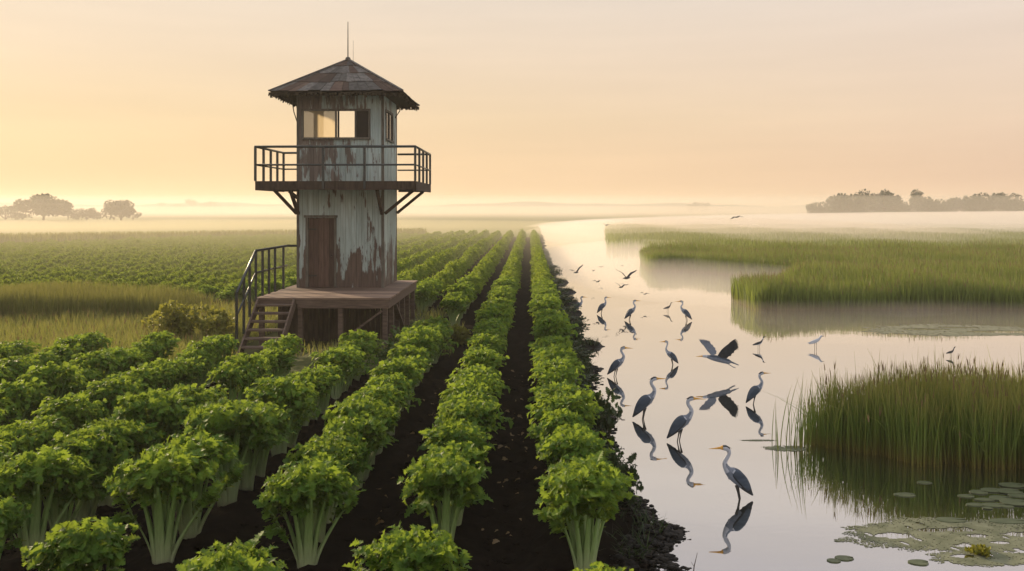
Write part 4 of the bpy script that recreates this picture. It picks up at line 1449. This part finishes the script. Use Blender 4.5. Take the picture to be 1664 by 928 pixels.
post = [(BX0, BY0), (-5.67, BY0 - .03), (-4.53, BY0 - .03), (BX1, BY0)]
post += [(BX0, BY0 + (BY1L - .03 - BY0) * t) for t in (.27, .52, .76, 1)] + [(BX1, BY0 + (BY1R - .03 - BY0) * t) for t in (.25, .5, .75, 1)]
for x, y in post:
    mb = TB()
    front = y < BY0 - .01
    mb.box(x - .031, x + .031, y - .027, y + .027, BAL - (.2 if front else -.014), RT_ - .012); mb.build('railing_post', M['rail'], tower)
# braces under the balcony
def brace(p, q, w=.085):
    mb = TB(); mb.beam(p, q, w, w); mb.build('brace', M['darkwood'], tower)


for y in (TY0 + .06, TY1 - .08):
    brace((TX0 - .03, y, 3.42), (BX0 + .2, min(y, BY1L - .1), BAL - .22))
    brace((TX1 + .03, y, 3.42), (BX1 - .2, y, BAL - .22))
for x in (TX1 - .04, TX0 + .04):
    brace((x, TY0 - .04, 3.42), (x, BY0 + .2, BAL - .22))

# roof: four slopes of overlapping sheets, ridge caps, ragged edge
EX0, EX1, EY0, EY1 = -7.30, -3.57, 23.97, 27.63
EZ, APEX = 6.84, Vector((-5.47, 25.8, 8.03))
cs = [Vector((EX0, EY0, EZ)), Vector((EX1, EY0, EZ)), Vector((EX1, EY1, EZ)), Vector((EX0, EY1, EZ))]
mb = TB()
mb.add([c_ + Vector((0, 0, -.03)) for c_ in cs] + [APEX + Vector((0, 0, -.06))], [(0, 1, 4), (1, 2, 4), (2, 3, 4), (3, 0, 4), (3, 2, 1, 0)])
roof = mb.build('roof', M['thatch'], tower)
for i in range(4):
    a, b2 = cs[i], cs[(i + 1) % 4]
    nrm = (b2 - a).cross(APEX - a).normalized()
    mb = TB()
    tiers = [(0, .30), (.27, .58), (.55, .82), (.79, .985)]
    for ti, (t0, t1) in enumerate(tiers):
        u = 0.0
        while u < 1 - 1e-3:
            step = rt.uniform(.05, .11) / (1 - t0 * .75)
            u1 = min(1, u + step)
            if 1 - u1 < .03: u1 = 1
            def pt(u_, t_): return (a + (b2 - a) * u_).lerp(APEX, t_)
            lift = .012 + .010 * rt.random() + .006 * (3 - ti) * 0
            tt0 = max(t0 + rt.uniform(-.02, .02), -.015 if ti == 0 else 0)
            g = .002
            lo0, lo1 = pt(u + g, tt0), pt(u1 - g, tt0 + rt.uniform(-.008, .008))
            hi0, hi1 = pt(u + g, t1), pt(u1 - g, t1)
            up0, up1 = nrm * (lift + .022), nrm * (lift * .4)
            vs_ = [lo0 + up0 * .6, lo1 + up0 * .6, hi1 + up1, hi0 + up1]
            vs_ += [v_ + nrm * .012 for v_ in vs_]
            mb.add(vs_, [(0, 3, 2, 1), (4, 5, 6, 7), (0, 1, 5, 4), (1, 2, 6, 5), (2, 3, 7, 6), (3, 0, 4, 7)], 1 if rt.random() < .30 else 0)
            u = u1
    mb.build('roof_slope', [M['roof'], M['roofrust']], roof)
for i in range(4):
    mb = TB(); mb.beam(cs[i] + Vector((0, 0, .035)), APEX + Vector((0, 0, .03)), .11, .035); mb.build('ridge_cap', M['roof'], roof)
mb = TB(); mb.tube([APEX + Vector((0, 0, -.02)), APEX + Vector((0, 0, .07)), APEX + Vector((0, 0, .10))], [.10, .07, .02], 8); mb.build('roof_cap', M['roof'], roof, True)
mb = TB()                                               # ragged fringe under the eaves
for i in range(4):
    a, b2 = cs[i], cs[(i + 1) % 4]
    inw_ = (APEX - (a + b2) / 2); inw_.z = 0; inw_.normalize()
    for _ in range(230):
        p = a + (b2 - a) * rt.random() + inw_ * rt.uniform(.0, .10) + Vector((0, 0, -.02))
        L_ = rt.uniform(.03, .10) * (1.6 if rt.random() < .12 else 1)
        q = p + Vector((rt.normal() * .02, rt.normal() * .02, -L_))
        mb.beam(p, q, rt.uniform(.02, .06), .012, up=tuple(inw_))
mb.build('eaves_fringe', M['thatch'], roof)
for (p, m_, q) in (((EX0 + .42, TY0 + .1, EZ - .03), (EX0 + .50, TY0 + .1, 6.35), (TX0, TY0 + .1, 5.98)), ((TX1 + .16, TY1 - .3, EZ - .03), (TX1 + .15, TY1 - .3, 6.6), (TX1, TY1 - .3, 6.38))):
    mb = TB(); mb.tube([p, m_, q], .016, 6); mb.build('roof_strut', M['darkwood'], tower, True)
mb = TB(); mb.tube([APEX + Vector((0, 0, .05)), (APEX.x, APEX.y, 9.18)], [.022, .012], 6); mb.build('antenna', M['rail'], tower)
mb = TB(); mb.tube([APEX + Vector((.16, 0, -.1)), (APEX.x + .16, APEX.y, 8.62)], [.006, .004], 5); mb.build('antenna', M['rail'], tower)

# deck, posts, stairs
DX0, DX1, DY0, DY1 = -6.98, -3.55, 21.8, 27.15
mb = TB()
n = 22; ww = (DY1 - DY0) / n
for i in range(n):
    mb.box(DX0 + rt.uniform(-.012, .01), DX1 + rt.uniform(-.01, .012), DY0 + i * ww + .004, DY0 + (i + 1) * ww - .004, DECK - .045, DECK - .004 + rt.uniform(-.003, .003))
mb.build('deck', M['deckwood'], tower)
mb = TB()
mb.box(DX0 + 1.06, DX1 - .03, DY0 + .012, DY0 + .06, DECK - .27, DECK - .05)
mb.box(DX1 - .075, DX1 - .028, DY0 + .063, DY1 - .02, DECK - .27, DECK - .05)
mb.box(DX0 + .03, DX0 + .08, DY0 + .063, DY1 - .02, DECK - .27, DECK - .05)
mb.box(DX0 + .08, DX0 + 1.058, DY0 + .012, DY0 + .06, DECK - .16, DECK - .05)
mb.build('deck_fascia', M['stepwood'], tower)
for x, y in [(DX0 + .12, DY0 + .12), (DX0 + 1.12, DY0 + .12), (-4.83, DY0 + .12), (DX1 - .14, DY0 + .12), (DX1 - .14, 22.9), (DX1 - .14, 23.9), (DX1 - .14, 24.9), (DX1 - .14, 25.9), (DX1 - .14, DY1 - .12),
             (DX0 + .12, 24.5), (DX0 + .12, DY1 - .12), (-5.3, 24.5), (-5.3, DY1 - .12)]:
    mb = TB(); mb.box(x - .06, x + .06, y - .06, y + .06, -.15, DECK - .047); mb.build('deck_post', M['stepwood'], tower)
for p, q in (((-3.74, DY0 + .05, .98), (-4.95, DY0 + .05, .10)), ((DX1 - .08, 23.0, 1.0), (DX1 - .08, 24.6, .12)), ((-5.3, 24.4, 1.0), (-4.6, 24.4, .1))):
    mb = TB(); mb.beam(p, q, .05, .14, up=(0, 1, 0) if abs(p[1] - q[1]) < .01 else (1, 0, 0)); mb.build('deck_brace', M['stepwood'], tower)
# close-set slats added to stand in for the dark shade under the deck
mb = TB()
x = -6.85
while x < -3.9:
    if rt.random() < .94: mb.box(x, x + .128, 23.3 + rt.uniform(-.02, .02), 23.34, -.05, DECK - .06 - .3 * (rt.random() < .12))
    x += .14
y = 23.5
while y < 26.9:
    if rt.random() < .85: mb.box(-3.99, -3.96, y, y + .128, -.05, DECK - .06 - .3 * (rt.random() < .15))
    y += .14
mb.build('shade_slats', M['darkwood'], tower)
# stairs
SX0, SX1 = -6.93, -5.96
NS, RUN = 7, .235
y_t, z_t = DY0 + .01, DECK
slope = [(y_t - RUN * (i + .5), z_t - (z_t + .02) / 7.5 * (i + 1)) for i in range(NS)]
for (yy, zz) in slope:
    mb = TB(); mb.box(SX0 + .045, SX1 - .045, yy - .14, yy + .12, zz - .02, zz + .022); mb.build('stair_tread', M['stepwood'], tower)
for x in (SX0, SX1 - .045):
    mb = TB(); mb.beam((x + .022, y_t + .01, z_t - .10), (x + .022, slope[-1][0] - .2, slope[-1][1] - .20), .042, .24); mb.build('stringer', M['stepwood'], tower)
# stair railing with its return along the deck
HX = DX0 + .02
yb, zb = slope[-1][0] - .15, .55
pt_b = Vector((HX + .04, 20.2, 1.58)); pt_t = Vector((HX, DY0 - .05, 2.50)); pt_e = Vector((HX, 24.55, 2.50))
mb = TB(); mb.tube([pt_b, pt_t, pt_t.lerp(pt_e, .05), pt_e, (TX0, 24.6, 2.5)], .034, 8); mb.build('stair_handrail', M['rail'], tower, True)
mb = TB(); mb.tube([pt_b + Vector((0, .03, -.52)), pt_t + Vector((0, .0, -.56)), pt_e + Vector((0, 0, -.56))], .024, 8); mb.build('stair_middle_rail', M['rail'], tower, True)
for t in (0, .36, .66, 1):
    p = pt_b.lerp(pt_t, t); base = (.2 if t == 0 else DECK - (1 - t) * 1.15 - .03)
    mb = TB(); mb.box(p.x - .027, p.x + .027, p.y - .025, p.y + .025, base, p.z - .01); mb.build('stair_post', M['rail'], tower)
for y in (22.3, 22.85, 23.4, 24.2):
    mb = TB(); mb.box(HX - .027, HX + .027, y - .025, y + .025, DECK - .002, 2.49); mb.build('stair_post', M['rail'], tower)

# ------------------------------------------------------------------ the birds
def bm_mat(name, c1, c2, scale=40, rough=.6, stretch=None):
    return simple(name, c1, c2, scale, rough, stretch, .15, .3)


M['b_slate'] = bm_mat('slate_feather', (.030, .044, .068), (.065, .088, .122), 14, .6, (.25, 1, 1))
M['b_dark'] = bm_mat('dark_feather', (.015, .018, .022), (.035, .04, .05), 20, .6)
M['b_light'] = bm_mat('pale_feather', (.33, .36, .42), (.48, .50, .55), 30, .7)
M['b_grey'] = bm_mat('grey_feather', (.13, .155, .20), (.20, .225, .275), 30, .7)
M['b_bill'] = bm_mat('yellow_bill', (.55, .27, .04), (.68, .36, .06), 30, .4)
M['b_leg'] = bm_mat('dark_leg', (.025, .024, .022), (.05, .045, .04), 30, .6)
M['b_eye'] = bm_mat('eye', (.3, .22, .02), (.4, .3, .03), 30, .2)
HM = ['b_slate', 'b_dark', 'b_light', 'b_grey', 'b_bill', 'b_leg', 'b_eye']


def loft(mb, st, n, matf):
    """st: (x, z, half height, half width); closed tube along the side profile, coloured per ring and angle"""
    vs_, fs, ms = [], [], []
    for i, (x, z, h, w) in enumerate(st):
        a, b2 = st[max(i - 1, 0)], st[min(i + 1, len(st) - 1)]
        d = Vector((b2[0] - a[0], 0, b2[1] - a[1])).normalized()
        up = Vector((-d.z, 0, d.x))
        for k in range(n):
            an = 2 * math.pi * k / n
            vs_.append(Vector((x, 0, z)) + up * math.cos(an) * h + Vector((0, 1, 0)) * math.sin(an) * w)
    for i in range(len(st) - 1):
        for k in range(n):
            fs.append((i * n + k, (i + 1) * n + k, (i + 1) * n + (k + 1) % n, i * n + (k + 1) % n)); ms.append(matf(i, (k + .5) / n))
    base = len(mb.v)
    mb.add(vs_, fs); mb.m[-len(fs):] = ms
    mb.add([vs_[j] for j in range(n)], [tuple(range(n))], ms[0])
    mb.add([vs_[-n + j] for j in range(n)], [tuple(range(n - 1, -1, -1))], ms[-1])


def resample(st, sub=3):
    """smooth the stations by Catmull-Rom"""
    out = []
    a = [np.array(s, float) for s in st]
    for i in range(len(a) - 1):
        p0, p1, p2, p3 = a[max(i - 1, 0)], a[i], a[i + 1], a[min(i + 2, len(a) - 1)]
        for j in range(sub):
            t = j / sub
            out.append(tuple(.5 * ((2 * p1) + (-p0 + p2) * t + (2 * p0 - 5 * p1 + 4 * p2 - p3) * t * t + (-p0 + 3 * p1 - 3 * p2 + p3) * t ** 3)))
    out.append(tuple(a[-1]))
    return out


def heron_mesh(name, neck='s', seed=0):
    """a standing heron, one body facing +x, height 1 from the water to the crown"""
    Z = lambda zx, zy, h, w: ((390 - zx) / 370, (508 - zy) / 370, h / 370, w / 370)
    body = [Z(494, 488, 3, 3), Z(474, 466, 13, 12), Z(446, 430, 29, 24), Z(412, 386, 42, 36), Z(376, 350, 47, 40), Z(346, 330, 40, 34), Z(322, 312, 28, 25)]
    if neck == 's': nk = [Z(305, 286, 20, 18), Z(298, 262, 17, 15), Z(305, 238, 15, 14), Z(320, 216, 14, 13), Z(328, 193, 14, 13), Z(321, 171, 16, 15), Z(302, 159, 19, 17), Z(283, 158, 16, 14)]
    elif neck == 'tall': nk = [Z(300, 280, 19, 17), Z(292, 250, 16, 14), Z(298, 220, 14, 13), Z(312, 190, 13, 12), Z(316, 165, 14, 13), Z(310, 145, 16, 14), Z(292, 136, 18, 16), Z(272, 136, 15, 13)]
    else: nk = [Z(310, 290, 20, 18), Z(306, 268, 17, 15), Z(312, 245, 15, 14), Z(322, 226, 14, 13), Z(324, 206, 15, 14), Z(314, 190, 17, 15), Z(298, 182, 18, 16), Z(280, 182, 15, 13)]
    hx, hz = nk[-1][0], nk[-1][1]
    bill = [(hx + .043, hz - .002, .024, .019), (hx + .135, hz - .007, .013, .011), (hx + .262, hz - .012, .003, .0024)]
    st = resample(body, 2)[:-1] + resample([body[-1]] + nk, 2)[:-1]
    nb_, n0 = len(resample(body, 2)) - 1, len(st)
    st = st + [nk[-1]] + bill
    def matf(i, u):
        top = u < .25 or u > .75
        if i < nb_ - 2: return 0 if top else (1 if i < nb_ - 7 else 3)
        if i < nb_: return 3
        if i >= n0: return 4
        if i >= n0 - 4: return 1 if (u < .18 or u > .82) and i > n0 - 5 else 2
        return 2 if i > nb_ + 3 else (2 if not top else 3)
    mb = MB()
    loft(mb, st, 12, matf)
    # folded wings: long shells on either side
    for sgn in (1, -1):
        ws = [Z(497, 484, 2, 2), Z(478, 462, 11, 4), Z(450, 424, 25, 7), Z(418, 382, 34, 9), Z(385, 346, 35, 9), Z(360, 324, 26, 8), Z(345, 312, 12, 4)]
        ws = resample(ws, 2)
        sub = MB(); loft(sub, ws, 8, lambda i, u: 1 if i < 3 or (.36 < u < .64) else (0 if i < 11 else 2))
        nn = 8
        for vi, p in enumerate(sub.v):
            j = min(vi // nn, len(ws) - 1)
            wloc = np.interp(ws[j][0], [s[0] for s in st[:nb_]], [s[3] for s in st[:nb_]])
            sub.v[vi] = (p[0], p[1] + sgn * wloc * .86, p[2])
        n_ = len(mb.v); mb.v += sub.v; mb.f += [tuple(i + n_ for i in f) for f in sub.f]; mb.m += sub.m
    # legs
    for sgn, kx, fx in ((1, -.012, .05), (-1, -.065, -.02)):
        y = sgn * .042
        mb.tube([(kx + .055, y * .8, .26), (kx + .03, y, .14), (kx, y, -.015)], [.028, .014, .011], 7, m=5)
        mb.tube([(kx, y, -.01), (fx, y, -.40)], [.013, .009], 7, m=5)
    for sgn in (1, -1):
        mb.tube([(hx + .010, sgn * .031, hz + .008), (hx + .010, sgn * .040, hz + .008)], [.009, .005], 8, m=6)
    # crest plume and breast plumes
    mb.tube([(hx - .06, 0, hz + .022), (hx - .11, 0, hz + .012), (hx - .17, 0, hz - .02)], [.010, .007, .002], 6, m=1)
    for j in range(3):
        mb.tube([(.205, (j - 1) * .02, .53), (.195, (j - 1) * .026, .44), (.165, (j - 1) * .022, .36)], [.014, .010, .002], 5, m=2)
    return mb.mesh(name, [M[k_] for k_ in HM], True)


HERON = {k_: heron_mesh('heron', k_) for k_ in ('s', 'tall', 'short')}


def add_heron(px, feet, head, facing, neck, lab, turn=0.0):
    p = P(px, feet, WATER_Z)
    _, _, D = pix(p.x, p.y, p.z)
    H = (feet - head) / F * D
    o = bpy.data.objects.new('heron', HERON[neck]); COL.objects.link(o)
    o.location = p; o.rotation_euler = (0, 0, (0 if facing > 0 else math.pi) + turn + YAW); o.scale = (H, H, H)
    tag(o, lab, 'heron', 'herons standing in the shallow water')


add_heron(1199, 811, 722, -1, 's', 'large grey heron nearest the camera, facing the bank with black crown clearly seen', .12)
add_heron(1105, 717, 643, 1, 's', 'heron facing the reeds, directly behind the nearest large heron toward the bank', -.1)
add_heron(1047, 681, 612, 1, 's', 'heron with its bill to the reeds, standing between the bank and two other herons', .15)
add_heron(1226, 657, 604, 1, 's', 'lone heron beside the reed bed tip, farthest from the bank among the close birds', .2)
add_heron(1001, 612, 562, 1, 's', 'heron closest to the dark bank, in line with the flying heron', -.2)
add_heron(1092, 593, 555, -1, 'tall', 'slim heron facing the bank, left of the heron in flight', .15)
add_heron(1024, 520, 487, 1, 's', 'small far heron facing the reeds, middle of the distant line', .1)
add_heron(1115, 521, 488, -1, 's', 'far heron facing the bank, beside a bent grey wader', -.1)
add_heron(978, 510, 480, 1, 'short', 'far heron second from the bank in the distant line', .3)
add_heron(939, 508, 479, 1, 'short', 'farthest small heron close by the weedy bank', -.2)


def wader_mesh(name, mats, neck):
    mb = MB()
    st = [(-.42, .30, .008, .008), (-.30, .36, .05, .045), (-.12, .42, .10, .09), (.06, .48, .115, .10), (.18, .56, .08, .07), (.25, .68, .05, .045), (.30, .80, .042, .04), (.34, .90, .05, .045), (.40, .95, .03, .025)]
    if neck == 'gull': st = [(-.55, .40, .01, .01), (-.35, .44, .05, .05), (-.1, .50, .11, .10), (.12, .57, .12, .11), (.26, .68, .08, .075), (.33, .79, .07, .065), (.40, .86, .065, .06), (.47, .86, .03, .025)]
    s = resample(st, 2)
    L_ = len(s)
    loft(mb, s + [(s[-1][0] + .14, s[-1][1] + .005, .006, .005)], 10, lambda i, u: (3 if i >= L_ - 1 else (mats[0] if (u < .27 or u > .73) and i < L_ * .62 else (mats[2] if i > L_ * .72 else mats[1]))))
    for sgn in (1, -1):
        mb.tube([(.02 + .07 * sgn, sgn * .035, .42), (.0 + .07 * sgn, sgn * .035, .22), (.03 + .08 * sgn, sgn * .035, -.25)], [.018, .012, .011], 6, m=3)
        ws = [(-.45, .33, .01, .01), (-.2, .42, .06, .03), (.02, .49, .075, .035), (.12, .52, .03, .02)]
        sub = MB(); loft(sub, resample(ws, 2), 8, lambda i, u: mats[0])
        n_ = len(mb.v); mb.v += [(p[0], p[1] + sgn * .075, p[2]) for p in sub.v]; mb.f += [tuple(i + n_ for i in f) for f in sub.f]; mb.m += sub.m
    return mb.mesh(name, [M['b_slate'], M['b_light'], M['b_dark'], M['b_leg']], True)


for px, feet, head, face, mats, neck, lab in [
        (1085, 507, 491, 1, (2, 0, 2), 'w', 'small dark wader with raised head beside the far heron facing the bank'),
        (1233, 568, 546, 1, (2, 1, 2), 'w', 'small wader with dark neck and pale belly, behind the lone heron by the reeds'),
        (1325, 567, 543, 1, (1, 1, 1), 'gull', 'white gull-like bird standing off the middle reeds'),
        (1545, 580, 563, 1, (2, 0, 2), 'w', 'small dark wader just behind the near reed bed')]:
    p = P(px, feet, WATER_Z); D = pix(p.x, p.y, p.z)[2]; H = (feet - head) / F * D
    o = link('wading_bird', wader_mesh('wading_bird', mats, neck), None, p)
    o.rotation_euler = (0, 0, (0 if face > 0 else math.pi) + YAW); o.scale = (H,) * 3
    tag(o, lab, 'wader', 'small wading birds')


def wing(mb, root, tip, chord, cw, th, mat, fingers=5, seed=0, bow=.08):
    """a raised wing: cambered plate with thickness, its outer edge split into separate feather tips"""
    r = np.random.default_rng(seed)
    root, tip, chord = Vector(root), Vector(tip), Vector(chord).normalized()
    ax = tip - root
    nrm = ax.cross(chord).normalized()
    n = 12
    prof = [.62, .80, .92, 1.0, 1.02, 1.0, .96, .92, .86, .80, .72, .6, .5]
    for s in range(n):
        t0, t1 = s / n, (s + 1) / n
        if t0 > .70: break
        a0 = root + ax * t0 + nrm * bow * math.sin(t0 * 3.14) * ax.length; a1 = root + ax * t1 + nrm * bow * math.sin(t1 * 3.14) * ax.length
        c0, c1 = cw * prof[s], cw * prof[s + 1]
        jag = 1 + .10 * (s % 2)
        vs_ = [a0 - chord * c0 * .3, a1 - chord * c1 * .3, a1 + chord * c1 * .7 * jag, a0 + chord * c0 * .7 * jag]
        vs_ = [v_ + nrm * th * .5 for v_ in vs_] + [v_ - nrm * th * .5 for v_ in vs_]
        mb.add(vs_, [(0, 1, 2, 3), (7, 6, 5, 4), (0, 4, 5, 1), (1, 5, 6, 2), (2, 6, 7, 3), (3, 7, 4, 0)], mat)
    b0 = root + ax * .72 + nrm * bow * math.sin(.72 * 3.14) * ax.length
    for f in range(fingers + 2):
        u = f / (fingers + 1)
        st_ = b0 + chord * cw * (-.24 + .86 * u) - ax * .06
        en = root + ax * (1.0 - .30 * u ** 1.6) + chord * cw * (-.26 + 1.0 * u)
        w_ = cw * .085
        m_ = st_.lerp(en, .6)
        vs_ = [st_ - chord * w_, st_ + chord * w_, m_ + chord * w_, m_ - chord * w_, en]
        vs_ = [v_ + nrm * th * .4 for v_ in vs_] + [v_ - nrm * th * .4 for v_ in vs_]
        mb.add(vs_, [(0, 1, 2, 3), (3, 2, 4), (8, 7, 6, 5), (9, 7, 8), (0, 5, 6, 1), (1, 6, 7, 2), (2, 7, 9, 4), (4, 9, 8, 3), (3, 8, 5, 0)], mat)


# heron in flight, just above the water
base = P(1166, 612, WATER_Z); D = base.y
s_px = D / F
mb = MB()
st = [(.47, -.40, .004, .004), (.40, -.12 - .02, .01, .01)]
prof = [(62 * s_px, -19 * s_px, .010, .010), (40 * s_px, -10 * s_px, .022, .03), (18 * s_px, -5 * s_px, .055, .05), (0, 0, .07, .06), (-10 * s_px, 2 * s_px, .055, .05), (-17 * s_px, 3.5 * s_px, .032, .03), (-22 * s_px, 4 * s_px, .028, .026), (-26 * s_px, 4 * s_px, .014, .012)]
prof = [(p_[0] * .55, p_[1] * .55, p_[2], p_[3]) if i < 2 else p_ for i, p_ in enumerate(prof)]
loft(mb, resample(prof, 2) + [(-35 * s_px, 3.6 * s_px, .003, .003)], 10, lambda i, u: 4 if i >= 13 else (0 if .3 < u < .7 and i < 9 else (3 if i < 10 else 2)))
for sgn in (1, -1):
    mb.tube([(9 * s_px, sgn * .02, -4.5 * s_px), (18 * s_px, sgn * .025, -9 * s_px), (25 * s_px, sgn * .025, -13.5 * s_px), (29 * s_px, sgn * .03, -14.5 * s_px)], [.012, .008, .008, .004], 6, m=3)
wing(mb, (2 * s_px, -.05, 4 * s_px), (30 * s_px, -.20, 32 * s_px), (.62, .15, -.45), .24, .010, 1, 6, 1)
wing(mb, (-6 * s_px, .05, 5 * s_px), (-24 * s_px, .22, 31 * s_px), (.75, -.12, .35), .17, .010, 3, 6, 2)
fl = mb.build('flying_heron', [M['b_slate'], M['b_dark'], M['b_light'], M['b_grey'], M['b_bill']], None)
fl.data.materials[3] = M['b_grey']
fl.location = (base.x, base.y, WATER_Z + 29 * s_px); fl.rotation_euler = (0, 0, YAW)
tag(fl, 'heron taking off low over the water with both wings raised', 'heron')


def small_bird(px, py, D, span, left, right, lab, tilt=0.0, fat=1.0):
    """dark bird in the air; left/right: wing tip offsets in the picture's plane as (across, up) of half the span"""
    c = at_d(px, D); c.z = CAM_Z - (py - HOR) / F * D
    mb = MB(); h = span / 2
    loft(mb, resample([(-.38 * h, -.02 * h, .02 * h, .04 * h), (-.2 * h, 0, .07 * h * fat, .07 * h), (0, .0, .10 * h * fat, .09 * h), (.2 * h, .02 * h, .08 * h * fat, .07 * h), (.32 * h, .05 * h, .06 * h, .055 * h), (.40 * h, .05 * h, .02 * h, .02 * h)], 2), 8, lambda i, u: 0)
    for k_, (dx, dz) in enumerate((left, right)):
        y_ = -.1 * h if k_ else .1 * h
        root_, tip_ = Vector((0, y_ * .3, .03 * h)), Vector((dx * h, y_ * 2.5, dz * h))
        knee = root_.lerp(tip_, .42) + Vector((0, 0, abs(dx) * .16 * h))
        ch = Vector((.35, -.75 if k_ else -.6, -.35)).normalized()
        pts_ = [(root_, .17), (knee, .19), (root_.lerp(tip_, .72) + Vector((0, 0, .05 * h)), .14), (tip_, .02)]
        for (p0, w0), (p1, w1) in zip(pts_[:-1], pts_[1:]):
            nn = (p1 - p0).cross(ch).normalized() * .012 * h
            vs_ = [p0 - ch * w0 * h * .4, p1 - ch * w1 * h * .4, p1 + ch * w1 * h * .8, p0 + ch * w0 * h * .8]
            mb.add([v_ + nn for v_ in vs_] + [v_ - nn for v_ in vs_], [(0, 1, 2, 3), (7, 6, 5, 4), (0, 4, 5, 1), (1, 5, 6, 2), (2, 6, 7, 3), (3, 7, 4, 0)], 0)
    o = mb.build('flying_bird', [M['b_dark']], None)
    o.location = c; o.rotation_euler = (0, tilt, YAW + .35)
    tag(o, lab, 'bird', 'small dark birds in flight over the water')


small_bird(936, 443, 36, .60, (-.9, .42), (1.0, 1.15), 'dark bird with steep raised wing, closest to the bank over the water')
small_bird(1018, 452, 34, .85, (-1.0, .85), (.95, .75), 'largest dark bird with wings in a wide open V', 0, 1.1)
small_bird(1009, 467, 32, .50, (-.85, .75), (1.15, .45), 'dark bird gliding just below the wide V-shaped one')
small_bird(971, 458, 34, .42, (-.9, .2), (.5, .25), 'small dark bird with short wings, between the bank bird and the wide V')
small_bird(964, 440, 42, .30, (-.6, .3), (.6, .2), 'tiny dark bird hovering above the short-winged one')
small_bird(977, 434, 46, .28, (-1, .1), (1, .15), 'tiny flat-winged bird, upper one of the close pair')
small_bird(1011, 432, 48, .22, (-1, .12), (1, .2), 'tiny speck of a bird above the wide V-shaped one')
small_bird(1048, 478, 33, .36, (-1.0, .35), (1.0, .1), 'small bird skimming the water beyond the standing herons')
small_bird(1197, 353, 52, .78, (-1.0, -.30), (1.0, .05), 'dark bird with arched wings alone against the mist bank')
small_bird(985, 366, 44, .42, (-.95, .35), (.95, .1), 'tiny dark bird crossing the mist over the channel')
